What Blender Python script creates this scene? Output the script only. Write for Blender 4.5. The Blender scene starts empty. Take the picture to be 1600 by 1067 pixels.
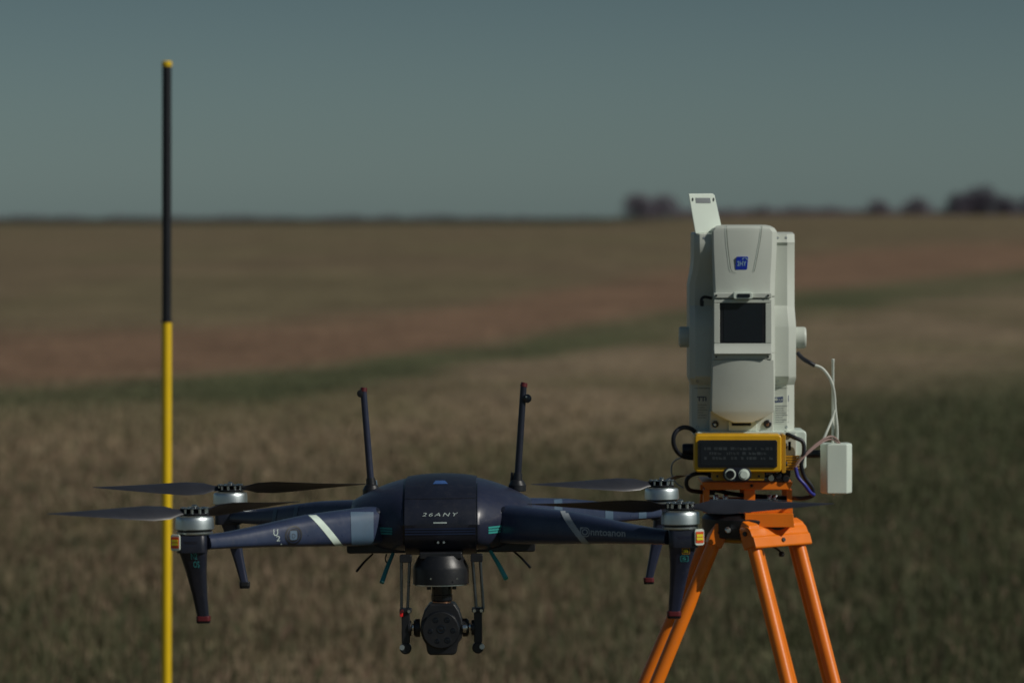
import bpy, bmesh, math, random
import numpy as np
from mathutils import Vector, Matrix, Euler
from mathutils.bvhtree import BVHTree

random.seed(7); rng = np.random.default_rng(11)
SC = bpy.context.scene; COL = SC.collection
R = math.radians

# ------------------------------------------------------------------ camera
FPX = 6000.0           # focal length in photo pixels (135 mm on 36 mm, 1600 px)
EYE = 1.55; HOR = 343.0
cam_d = bpy.data.cameras.new('camera'); cam = bpy.data.objects.new('camera', cam_d); COL.objects.link(cam)
cam.location = (0, 0, EYE); cam.rotation_euler = (R(90), 0, 0)
cam_d.lens = 135; cam_d.sensor_width = 36; cam_d.sensor_fit = 'HORIZONTAL'
cam_d.shift_y = -(533.5 - HOR) / 1600.0
cam_d.clip_start = 0.1; cam_d.clip_end = 12000
cam_d.dof.use_dof = True; cam_d.dof.focus_distance = 5.56; cam_d.dof.aperture_fstop = 6.0
cam_d.dof.aperture_blades = 7
SC.camera = cam

# ------------------------------------------------------------------ light
EL, AZ = R(36), R(64)                       # elevation; azimuth from the camera side towards +X
sd = Vector((math.sin(AZ) * math.cos(EL), -math.cos(AZ) * math.cos(EL), math.sin(EL)))
w = bpy.data.worlds.new('World'); SC.world = w; w.use_nodes = True
nt = w.node_tree; nt.nodes.clear()
sky = nt.nodes.new('ShaderNodeTexSky'); sky.sky_type = 'NISHITA'; sky.sun_disc = False
sky.sun_elevation = EL; sky.sun_rotation = math.atan2(sd.x, sd.y)
sky.altitude = 200; sky.air_density = 1.0; sky.dust_density = 0.6; sky.ozone_density = 1.0
tint = nt.nodes.new('ShaderNodeMixRGB'); tint.blend_type = 'MULTIPLY'; tint.inputs[0].default_value = 1
tint.inputs[2].default_value = (0.478, 0.655, 0.745, 1)
bg = nt.nodes.new('ShaderNodeBackground'); bg.inputs[1].default_value = 0.05
wo = nt.nodes.new('ShaderNodeOutputWorld')
hsv = nt.nodes.new('ShaderNodeHueSaturation'); hsv.inputs['Saturation'].default_value = 0.62
nt.links.new(sky.outputs[0], hsv.inputs['Color']); nt.links.new(hsv.outputs[0], tint.inputs[1]); 
# the sky deepens quickly above the horizon and stays that deep overhead
tcw = nt.nodes.new('ShaderNodeTexCoord'); sepw = nt.nodes.new('ShaderNodeSeparateXYZ'); rampw = nt.nodes.new('ShaderNodeMapRange')
nt.links.new(tcw.outputs['Generated'], sepw.inputs[0]); nt.links.new(sepw.outputs['Z'], rampw.inputs[0])
rampw.inputs[1].default_value = 0.0; rampw.inputs[2].default_value = 0.065; rampw.inputs[3].default_value = 1.0; rampw.inputs[4].default_value = 0.66
deep = nt.nodes.new('ShaderNodeMixRGB'); deep.blend_type = 'MULTIPLY'; deep.inputs[0].default_value = 1
nt.links.new(tint.outputs[0], deep.inputs[1]); nt.links.new(rampw.outputs[0], deep.inputs[2])
nt.links.new(deep.outputs[0], bg.inputs[0]); nt.links.new(bg.outputs[0], wo.inputs[0])
sl = bpy.data.lights.new('sun', 'SUN'); sl.energy = 2.65; sl.angle = R(0.5); sl.color = (1.0, 0.95, 0.86)
so = bpy.data.objects.new('sun', sl); COL.objects.link(so)
so.rotation_euler = sd.to_track_quat('Z', 'Y').to_euler(); so.location = (20, -10, 20)
SC.view_settings.view_transform = 'Standard'; SC.view_settings.look = 'None'
SC.view_settings.exposure = 0.0; SC.view_settings.gamma = 1.0; SC.view_settings.use_curve_mapping = False
SC.render.engine = 'CYCLES'

# ------------------------------------------------------------------ materials
def mat(name, col, rough=0.5, metal=0.0, var=0.12, nscale=30.0, bump=0.0, bscale=400.0, spec=0.5, coat=0.0, dust=0.0):
    m = bpy.data.materials.new(name); m.use_nodes = True
    t = m.node_tree; n = t.nodes; l = t.links
    b = n['Principled BSDF']
    b.inputs['Metallic'].default_value = metal; b.inputs['Specular IOR Level'].default_value = spec
    b.inputs['Coat Weight'].default_value = coat
    tc = n.new('ShaderNodeTexCoord')
    nz = n.new('ShaderNodeTexNoise'); nz.inputs['Scale'].default_value = nscale; nz.inputs['Detail'].default_value = 6
    l.new(tc.outputs['Object'], nz.inputs['Vector'])
    cr = n.new('ShaderNodeValToRGB')
    cr.color_ramp.elements[0].position = 0.3; cr.color_ramp.elements[1].position = 0.7
    cr.color_ramp.elements[0].color = tuple(c * (1 - var) for c in col) + (1,)
    cr.color_ramp.elements[1].color = tuple(min(1, c * (1 + var)) for c in col) + (1,)
    l.new(nz.outputs['Fac'], cr.inputs['Fac'])
    last = cr.outputs['Color']
    if dust > 0:
        n3 = n.new('ShaderNodeTexNoise'); n3.inputs['Scale'].default_value = nscale * 4; n3.inputs['Detail'].default_value = 8
        n3.inputs['Roughness'].default_value = 0.75
        l.new(tc.outputs['Object'], n3.inputs['Vector'])
        mr = n.new('ShaderNodeMapRange'); mr.inputs[1].default_value = 0.52; mr.inputs[2].default_value = 0.72
        mr.inputs[3].default_value = 0; mr.inputs[4].default_value = dust
        l.new(n3.outputs['Fac'], mr.inputs[0])
        mx = n.new('ShaderNodeMixRGB'); mx.inputs[2].default_value = (0.22, 0.18, 0.13, 1)
        l.new(mr.outputs[0], mx.inputs[0]); l.new(last, mx.inputs[1]); last = mx.outputs[0]
    l.new(last, b.inputs['Base Color'])
    mr2 = n.new('ShaderNodeMapRange'); mr2.inputs[3].default_value = max(0.02, rough - 0.08); mr2.inputs[4].default_value = min(1, rough + 0.1)
    n4 = n.new('ShaderNodeTexNoise'); n4.inputs['Scale'].default_value = nscale * 3; n4.inputs['Detail'].default_value = 5
    l.new(tc.outputs['Object'], n4.inputs['Vector']); l.new(n4.outputs['Fac'], mr2.inputs[0]); l.new(mr2.outputs[0], b.inputs['Roughness'])
    if bump > 0:
        n2 = n.new('ShaderNodeTexNoise'); n2.inputs['Scale'].default_value = bscale; n2.inputs['Detail'].default_value = 4
        l.new(tc.outputs['Object'], n2.inputs['Vector'])
        bp = n.new('ShaderNodeBump'); bp.inputs['Strength'].default_value = bump; bp.inputs['Distance'].default_value = 0.001
        l.new(n2.outputs['Fac'], bp.inputs['Height']); l.new(bp.outputs['Normal'], b.inputs['Normal'])
    return m

M = dict(
    navy=mat('navy_painted_shell', (0.019, 0.024, 0.050), 0.34, var=0.12, dust=0.10, bump=0.05),
    arm=mat('navy_painted_arm', (0.027, 0.039, 0.080), 0.30, var=0.12, dust=0.10, bump=0.05),
    navy_dark=mat('dark_navy_plastic', (0.011, 0.014, 0.026), 0.40, var=0.15, dust=0.06, bump=0.08),
    black=mat('black_plastic', (0.010, 0.011, 0.014), 0.4, var=0.2, dust=0.06, bump=0.1),
    black_gloss=mat('glossy_black', (0.008, 0.010, 0.014), 0.12, var=0.1),
    carbon=mat('carbon_blade', (0.026, 0.028, 0.036), 0.42, var=0.15),
    alu=mat('brushed_aluminium', (0.62, 0.68, 0.69), 0.40, metal=1.0, var=0.04, nscale=12),
    dark_steel=mat('dark_steel', (0.16, 0.17, 0.18), 0.28, metal=1.0),
    chrome=mat('bright_metal', (0.62, 0.64, 0.64), 0.22, metal=1.0, var=0.1),
    copper=mat('copper_metal', (0.45, 0.22, 0.13), 0.3, metal=1.0),
    red_lamp=mat('red_lamp_lens', (0.75, 0.02, 0.02), 0.25),
    red=mat('red_plastic', (0.10, 0.009, 0.013), 0.45),
    red_orange=mat('red_reflector', (0.75, 0.09, 0.02), 0.35),
    yellow_ref=mat('yellow_reflector', (0.85, 0.72, 0.03), 0.35),
    white_print=mat('white_print', (0.42, 0.50, 0.48), 0.5, var=0.1),
    pale_print=mat('pale_band_paint', (0.60, 0.72, 0.64), 0.5, var=0.08, nscale=80, dust=0.15),
    grey_print=mat('grey_print', (0.33, 0.37, 0.40), 0.5, var=0.12, nscale=80),
    teal=mat('teal_paint', (0.05, 0.36, 0.33), 0.4, var=0.12),
    teal_dim=mat('dim_teal_paint', (0.035, 0.25, 0.26), 0.5),  # dimmer teal, mostly for the left-hand stripes, rod and leg marks
    blue_band=mat('blue_band_paint', (0.014, 0.028, 0.075), 0.4),
    blue_logo=mat('blue_logo_paint', (0.05, 0.12, 0.33), 0.35),
    rearband=mat('steel_blue_band_paint', (0.060, 0.105, 0.160), 0.45),
    white=mat('warm_white_plastic', (0.55, 0.59, 0.53), 0.42, var=0.05, nscale=18, bump=0.12, bscale=700, dust=0.10),
    white2=mat('white_plastic', (0.65, 0.74, 0.66), 0.42, var=0.04, nscale=20, bump=0.1, bscale=700, dust=0.06),
    seam=mat('panel_gap', (0.14, 0.15, 0.13), 0.7),
    badge=mat('blue_badge', (0.008, 0.030, 0.36), 0.3, var=0.15, nscale=200),
    badge_text=mat('pale_blue_print', (0.28, 0.46, 0.62), 0.4),
    glass=mat('dark_screen_glass', (0.012, 0.016, 0.022), 0.15, var=0.05),
    yellow=mat('yellow_casing', (0.72, 0.39, 0.008), 0.38, var=0.08, nscale=40, bump=0.15, bscale=500, dust=0.12),
    yellow_dk=mat('yellow_casing_worn', (0.50, 0.26, 0.01), 0.5, var=0.1, dust=0.2),
    orange=mat('orange_paint', (0.86, 0.205, 0.010), 0.34, var=0.07, nscale=25, bump=0.08, bscale=300, dust=0.13),
    label_ink=mat('label_ink', (0.04, 0.06, 0.13), 0.6),
    label_ink_soft=mat('faint_label_ink', (0.17, 0.19, 0.20), 0.6),
    label_paper=mat('label_paper', (0.50, 0.54, 0.48), 0.55, var=0.03),
    cable=mat('black_cable', (0.010, 0.012, 0.018), 0.45),
    cable_blue=mat('blue_cable', (0.025, 0.03, 0.26), 0.45),
    cable_white=mat('white_cable', (0.58, 0.62, 0.56), 0.5),
    cable_pink=mat('dusty_pink_cable', (0.30, 0.20, 0.18), 0.5),
    pole_black=mat('matt_black_pole', (0.005, 0.006, 0.010), 0.45),
    pole_yellow=mat('yellow_pole', (0.80, 0.53, 0.006), 0.42, var=0.06, nscale=12, dust=0.12),
)

# ------------------------------------------------------------------ mesh helpers
class MB:
    def __init__(s): s.v = []; s.f = []
    def add(s, v, f):
        o = len(s.v); s.v += [tuple(p) for p in v]; s.f += [tuple(i + o for i in q) for q in f]; return s
    def box(s, c, d, rot=None):
        x, y, z = (k / 2 for k in d)
        v = [Vector((a, b, e)) for a in (-x, x) for b in (-y, y) for e in (-z, z)]
        if rot is not None: v = [rot @ p for p in v]
        v = [p + Vector(c) for p in v]
        return s.add(v, [(0, 1, 3, 2), (4, 6, 7, 5), (0, 4, 5, 1), (2, 3, 7, 6), (0, 2, 6, 4), (1, 5, 7, 3)])
    def cyl(s, p0, p1, r0, r1=None, n=24):
        r1 = r0 if r1 is None else r1
        p0 = Vector(p0); p1 = Vector(p1); d = (p1 - p0).normalized()
        a = d.orthogonal().normalized(); b = d.cross(a)
        v = [p0 + r0 * (math.cos(t) * a + math.sin(t) * b) for t in (2 * math.pi * i / n for i in range(n))]
        v += [p1 + r1 * (math.cos(t) * a + math.sin(t) * b) for t in (2 * math.pi * i / n for i in range(n))]
        f = [(i, (i + 1) % n, n + (i + 1) % n, n + i) for i in range(n)]
        return s.add(v, f + [tuple(range(n))[::-1], tuple(range(n, 2 * n))])
    def lathe(s, prof, c=(0, 0, 0), axis='Z', n=40):   # prof: (r, h) along the axis
        c = Vector(c); v = []
        for r, h in prof:
            for i in range(n):
                t = 2 * math.pi * i / n; a, b = r * math.cos(t), r * math.sin(t)
                p = {'Z': (a, b, h), 'Y': (a, h, b), 'X': (h, a, b)}[axis]; v.append(c + Vector(p))
        f = []
        for k in range(len(prof) - 1):
            for i in range(n):
                j = (i + 1) % n; f.append((k * n + i, k * n + j, (k + 1) * n + j, (k + 1) * n + i))
        f.append(tuple(range(n))[::-1]); f.append(tuple((len(prof) - 1) * n + i for i in range(n)))
        return s.add(v, f)
    def loft(s, secs, cap=True):                        # closed rings of equal length
        n = len(secs[0]); v = [p for q in secs for p in q]; f = []
        for k in range(len(secs) - 1):
            for i in range(n):
                j = (i + 1) % n; f.append((k * n + i, k * n + j, (k + 1) * n + j, (k + 1) * n + i))
        if cap: f.append(tuple(range(n))[::-1]); f.append(tuple((len(secs) - 1) * n + i for i in range(n)))
        return s.add(v, f)
    def prism(s, poly, y0, y1):                         # poly of (x, z) extruded along y
        return s.loft([[(x, y0, z) for x, z in poly], [(x, y1, z) for x, z in poly]])
    def tube(s, pts, r, n=12, sub=8):
        P = [Vector(p) for p in pts]; Q = []
        for i in range(len(P) - 1):
            a = P[max(i - 1, 0)]; b = P[i]; c = P[i + 1]; d = P[min(i + 2, len(P) - 1)]
            for k in range(sub):
                t = k / sub
                Q.append(0.5 * ((2 * b) + (c - a) * t + (2 * a - 5 * b + 4 * c - d) * t * t + (3 * b - a - 3 * c + d) * t ** 3))
        Q.append(P[-1])
        T = (Q[1] - Q[0]).normalized(); up = T.orthogonal().normalized(); secs = []
        for i, q in enumerate(Q):
            T = (Q[min(i + 1, len(Q) - 1)] - Q[max(i - 1, 0)]).normalized()
            up = (up - T * up.dot(T)).normalized(); b = T.cross(up)
            rr = r if not callable(r) else r(i / (len(Q) - 1))
            secs.append([q + rr * (math.cos(2 * math.pi * j / n) * up + math.sin(2 * math.pi * j / n) * b) for j in range(n)])
        return s.loft(secs)
    def build(s, name, m, parent=None, org=None, sharp=32, bevel=0, seg=2, loc=None, label=None):
        me = bpy.data.meshes.new(name)
        o3 = Vector(org) if org is not None else Vector((0, 0, 0))
        me.from_pydata([tuple(Vector(p) - o3) for p in s.v], [], s.f)
        bm = bmesh.new(); bm.from_mesh(me)
        bmesh.ops.remove_doubles(bm, verts=bm.verts, dist=1e-6)
        bmesh.ops.recalc_face_normals(bm, faces=bm.faces)
        bm.to_mesh(me); bm.free()
        me.polygons.foreach_set('use_smooth', [True] * len(me.polygons))
        me.set_sharp_from_angle(angle=R(sharp))
        me.materials.append(m)
        o = bpy.data.objects.new(name, me); COL.objects.link(o)
        if bevel:
            b = o.modifiers.new('bevel', 'BEVEL'); b.width = bevel; b.segments = seg; b.limit_method = 'ANGLE'; b.angle_limit = R(28)
            b.harden_normals = True
        if parent is not None: o.parent = parent
        if loc is not None: o.location = loc
        if label: o['label'] = label
        return o

def tag(o, label=None, cat=None, group=None, kind=None):
    if label: o['label'] = label
    if cat: o['category'] = cat
    if group: o['group'] = group
    if kind: o['kind'] = kind
    return o
def empty(name, loc, label, cat, group=None, rot=(0, 0, 0)):
    e = bpy.data.objects.new(name, None); COL.objects.link(e); e.location = loc; e.rotation_euler = rot
    e.empty_display_size = 0.05
    return tag(e, label, cat, group)

def rrect(cx, cz, w_, h_, r_, n=5, skew=0.0):
    P = []
    for sx, sz, a0 in ((1, -1, -90), (1, 1, 0), (-1, 1, 90), (-1, -1, 180)):
        for k in range(n + 1):
            a = R(a0 + 90 * k / n)
            x = cx + sx * (w_ / 2 - r_) + r_ * math.cos(a); z = cz + sz * (h_ / 2 - r_) + r_ * math.sin(a)
            P.append((x + skew * (z - cz), z))
    return P

def text_faces(txt, width, height, cx, cz, shear=0.0, bold=0.0, space=1.0):
    """letters as 2D geometry (x, z) stretched to width x height round (cx, cz)"""
    c = bpy.data.curves.new('txt', 'FONT'); c.body = txt; c.size = 1; c.resolution_u = 3; c.offset = bold; c.space_character = space
    o = bpy.data.objects.new('txt', c); COL.objects.link(o); bpy.context.view_layer.update()
    me = bpy.data.meshes.new_from_object(o.evaluated_get(bpy.context.evaluated_depsgraph_get()))
    V = [(v.co.x, v.co.y) for v in me.vertices]; F = [tuple(p.vertices) for p in me.polygons]
    bpy.data.objects.remove(o); bpy.data.curves.remove(c); bpy.data.meshes.remove(me)
    x0 = min(v[0] for v in V); x1 = max(v[0] for v in V); y0 = min(v[1] for v in V); y1 = max(v[1] for v in V)
    out = []
    for x, y in V:
        u = (x - x0) / (x1 - x0) - 0.5; t = (y - y0) / (y1 - y0) - 0.5
        out.append((cx + u * width + shear * t * height, cz + t * height))
    return out, F

def bvh_of(*mbs):
    v = []; f = []
    for m in mbs:
        o = len(v); v += [Vector(p) for p in m.v]; f += [tuple(i + o for i in q) for q in m.f]
    return BVHTree.FromPolygons(v, f)
def project(bvh, V, F, off=0.0005, thick=0.0003):
    """lay flat print on a surface, seen from -Y"""
    out = []; ok = []
    for x, z in V:
        h = bvh.ray_cast(Vector((x, -2, z)), Vector((0, 1, 0)))
        if h[0] is None: out.append(None)
        else:
            nrm = h[1] if h[1].y < 0 else -h[1]
            out.append(h[0] + nrm * off)
    m = MB(); idx = {}; 
    for i, p in enumerate(out):
        if p is not None: idx[i] = len(m.v); m.v.append(tuple(p))
    m.f = [tuple(idx[i] for i in q) for q in F if all(i in idx for i in q)]
    return m
def grid_quad(a, b, c, d, nu=10, nv=4):
    """a,b,c,d = (x,z) corners: a-b bottom, d-c top"""
    V = []; F = []
    for j in range(nv + 1):
        for i in range(nu + 1):
            u = i / nu; v = j / nv
            V.append(tuple((1 - v) * ((1 - u) * a[k] + u * b[k]) + v * ((1 - u) * d[k] + u * c[k]) for k in (0, 1)))
    for j in range(nv):
        for i in range(nu):
            q = j * (nu + 1) + i; F.append((q, q + 1, q + nu + 2, q + nu + 1))
    return V, F
def strip(path, width, nv=3):
    """curved band: path of (x,z) centre points, horizontal width"""
    V = []; F = []
    for x, z in path:
        for j in range(nv + 1): V.append((x - width / 2 + width * j / nv, z))
    for i in range(len(path) - 1):
        for j in range(nv):
            q = i * (nv + 1) + j; F.append((q, q + 1, q + nv + 2, q + nv + 1))
    return V, F
def ring2d(cx, cz, r0, r1, sz=1.0, n=28):
    V = []; F = []
    for i in range(n):
        a = 2 * math.pi * i / n
        V += [(cx + r0 * math.cos(a), cz + sz * r0 * math.sin(a)), (cx + r1 * math.cos(a), cz + sz * r1 * math.sin(a))]
    for i in range(n):
        j = (i + 1) % n; F.append((2 * i, 2 * i + 1, 2 * j + 1, 2 * j))
    return V, F
def disc2d(cx, cz, r, n=20):
    return [(cx, cz)] + [(cx + r * math.cos(2 * math.pi * i / n), cz + r * math.sin(2 * math.pi * i / n)) for i in range(n)], [(0, 1 + i, 1 + (i + 1) % n) for i in range(n)]

# ------------------------------------------------------------------ terrain
def sstep(a, b, x): t = np.clip((x - a) / (b - a), 0, 1); return t * t * (3 - 2 * t)
def vnoise(x, y, seed=0):
    xi = np.floor(x).astype(np.int64); yi = np.floor(y).astype(np.int64); xf = x - xi; yf = y - yi
    def h(a, b):
        n = (a * 374761393 + b * 668265263 + seed * 974634777) & 0xffffffff
        n = ((n ^ (n >> 13)) * 1274126177) & 0xffffffff
        return ((n ^ (n >> 16)) & 0xffff) / 65535.0
    u = xf * xf * (3 - 2 * xf); v = yf * yf * (3 - 2 * yf)
    return (h(xi, yi) * (1 - u) + h(xi + 1, yi) * u) * (1 - v) + (h(xi, yi + 1) * (1 - u) + h(xi + 1, yi + 1) * u) * v
def fbm(x, y, seed=0, o=4):
    s = 0; a = 0.5; t = 0
    for k in range(o):
        s = s + a * vnoise(x, y, seed + k * 17); t += a; a *= 0.55; x = x * 2.03 + 3.1; y = y * 2.03 + 7.7
    return s / t
def terrain(x, y):
    x = np.asarray(x, float); y = np.asarray(y, float)
    az = x / np.maximum(y, 1)
    crest = 1.62 + 1.05 * sstep(0.0, 0.09, az)
    z = crest * np.clip((y - 110) / 840, 0, 1)
    z = z - 0.004 * np.clip(y - 980, 0, None)
    z = z + (fbm(x / 9, y / 9, 3, 3) - 0.5) * 0.10 * sstep(7, 12, y) * (1 - sstep(60, 140, y))
    return z
SX = np.array([-60, -20, -4.4, -1.9, 0, 2.5, 5.6, 13.5, 30, 80.0]); SY = np.array([12, 26, 33.3, 37.6, 46.5, 59, 74, 101, 150, 280.0])
def ground_rgb(x, y):
    x = np.asarray(x, float); y = np.asarray(y, float)
    az = x / np.maximum(y, 1)
    n1 = fbm(x / 1.6, y / 4.0, 1); n2 = fbm(x / 0.35, y / 0.8, 5); n3 = fbm(x / 7, y / 30, 9)
    def L(c): return np.array(c)[None, :]
    straw = L((0.205, 0.158, 0.098)); olive = L((0.140, 0.120, 0.064)); red = L((0.205, 0.124, 0.078))
    green = L((0.062, 0.067, 0.032)); dgreen = L((0.034, 0.040, 0.024)); far = L((0.158, 0.122, 0.072))
    f = lambda a: a[:, None]
    c = straw * f(np.ones_like(x))
    c = c + (olive - c) * f(0.75 * sstep(0.40, 0.66, n1))
    # near field: green to the right and close by
    g = sstep(-0.075, 0.11, az + 0.07 * (n1 - 0.5) + 0.04 * (n3 - .5)) * (1 - sstep(17 + 110 * np.clip(az, 0, .2), 30 + 150 * np.clip(az, 0, .2), y))
    g = np.maximum(g, 0.55 * (1 - sstep(13, 20, y)) * sstep(0.35, 0.6, n1))
    c = c + (green * 1.12 - c) * f(np.clip(g * 0.92, 0, 1))
    # beyond the strip
    d = y - np.interp(x, SX, SY); dr = d / np.maximum(y, 10)
    wob = (n1 - 0.5) * 0.10
    beyond = sstep(0.02, 0.06, dr + wob)
    c = c + (far - c) * f(beyond)
    redf = sstep(0.06, 0.14, dr) * (1 - sstep(0.30, 0.46, dr + wob)) * (1 - sstep(150, 260, y))
    c = c + (red - c) * f(0.75 * redf)
    s = sstep(-0.17, -0.05, dr + wob * 1.5) * (1 - sstep(0.02, 0.11, dr + wob * 1.5))
    c = c + (green * 1.35 - c) * f(np.clip(s * (0.42 + 0.5 * n2 + 1.0 * (n3 - 0.3)), 0, 1))
    c = c + (olive * 1.1 - c) * f(0.6 * beyond * sstep(0.4, 0.6, n3) * sstep(0.35, .5, dr))
    # dark crop at the far left horizon
    k = sstep(480, 640, y) * (1 - sstep(0.015, 0.06, az))
    c = c + (dgreen - c) * f(k)
    return c * f(0.80 + 0.40 * n2) * np.array((1.08, 1.08, 1.12))[None, :]
def ground():
    ys = np.concatenate([np.linspace(-400, 2, 14), np.arange(3, 30, 0.35), 30 * np.exp(np.linspace(0, math.log(6500 / 30), 170))])
    s = np.linspace(-1, 1, 221); s = np.sign(s) * np.abs(s) ** 1.5
    half = 40 + np.abs(ys) * 0.75
    X = s[None, :] * half[:, None]; Y = np.repeat(ys[:, None], len(s), 1)
    x = X.ravel(); y = Y.ravel(); z = terrain(x, y)
    n = len(s); q = np.arange((len(ys) - 1) * n).reshape(len(ys) - 1, n)[:, :-1].ravel()
    F = np.stack([q, q + 1, q + n + 1, q + n], 1)
    me = bpy.data.meshes.new('ground')
    me.vertices.add(len(x)); me.vertices.foreach_set('co', np.stack([x, y, z], 1).ravel())
    me.loops.add(F.size); me.loops.foreach_set('vertex_index', F.ravel())
    me.polygons.add(len(F)); me.polygons.foreach_set('loop_start', np.arange(0, F.size, 4)); me.polygons.foreach_set('loop_total', np.full(len(F), 4))
    me.update(); me.validate()
    at = me.color_attributes.new('soil', 'FLOAT_COLOR', 'POINT')
    c = ground_rgb(x, y); at.data.foreach_set('color', np.concatenate([c, np.ones((len(c), 1))], 1).ravel())
    me.polygons.foreach_set('use_smooth', [True] * len(F))
    m = bpy.data.materials.new('dry_field'); m.use_nodes = True; t = m.node_tree; N = t.nodes; l = t.links
    b = N['Principled BSDF']; b.inputs['Roughness'].default_value = 0.95; b.inputs['Specular IOR Level'].default_value = 0.1
    a = N.new('ShaderNodeVertexColor'); a.layer_name = 'soil'
    tc = N.new('ShaderNodeTexCoord'); out = a.outputs['Color']
    for sc, lo, hi in ((0.06, 0.86, 1.16), (0.5, 0.75, 1.25), (6.0, 0.55, 1.4)):
        nz = N.new('ShaderNodeTexNoise'); nz.inputs['Scale'].default_value = sc; nz.inputs['Detail'].default_value = 6; nz.inputs['Roughness'].default_value = 0.65
        l.new(tc.outputs['Object'], nz.inputs['Vector'])
        mr = N.new('ShaderNodeMapRange'); mr.inputs[1].default_value = 0.32; mr.inputs[2].default_value = 0.68; mr.inputs[3].default_value = lo; mr.inputs[4].default_value = hi
        l.new(nz.outputs['Fac'], mr.inputs[0])
        mx = N.new('ShaderNodeMixRGB'); mx.blend_type = 'MULTIPLY'; mx.inputs[0].default_value = 1
        l.new(out, mx.inputs[1]); l.new(mr.outputs[0], mx.inputs[2]); out = mx.outputs[0]
    l.new(out, b.inputs['Base Color'])
    nb = N.new('ShaderNodeTexNoise'); nb.inputs['Scale'].default_value = 4; nb.inputs['Detail'].default_value = 8
    l.new(tc.outputs['Object'], nb.inputs['Vector'])
    bp = N.new('ShaderNodeBump'); bp.inputs['Strength'].default_value = 0.8; bp.inputs['Distance'].default_value = 0.12
    l.new(nb.outputs['Fac'], bp.inputs['Height']); l.new(bp.outputs['Normal'], b.inputs['Normal'])
    me.materials.append(m)
    o = bpy.data.objects.new('ground', me); COL.objects.link(o); tag(o, 'broad dry grass field with reddish and dark green strips running to the horizon', None, None, 'structure')
    return o
ground()

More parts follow.
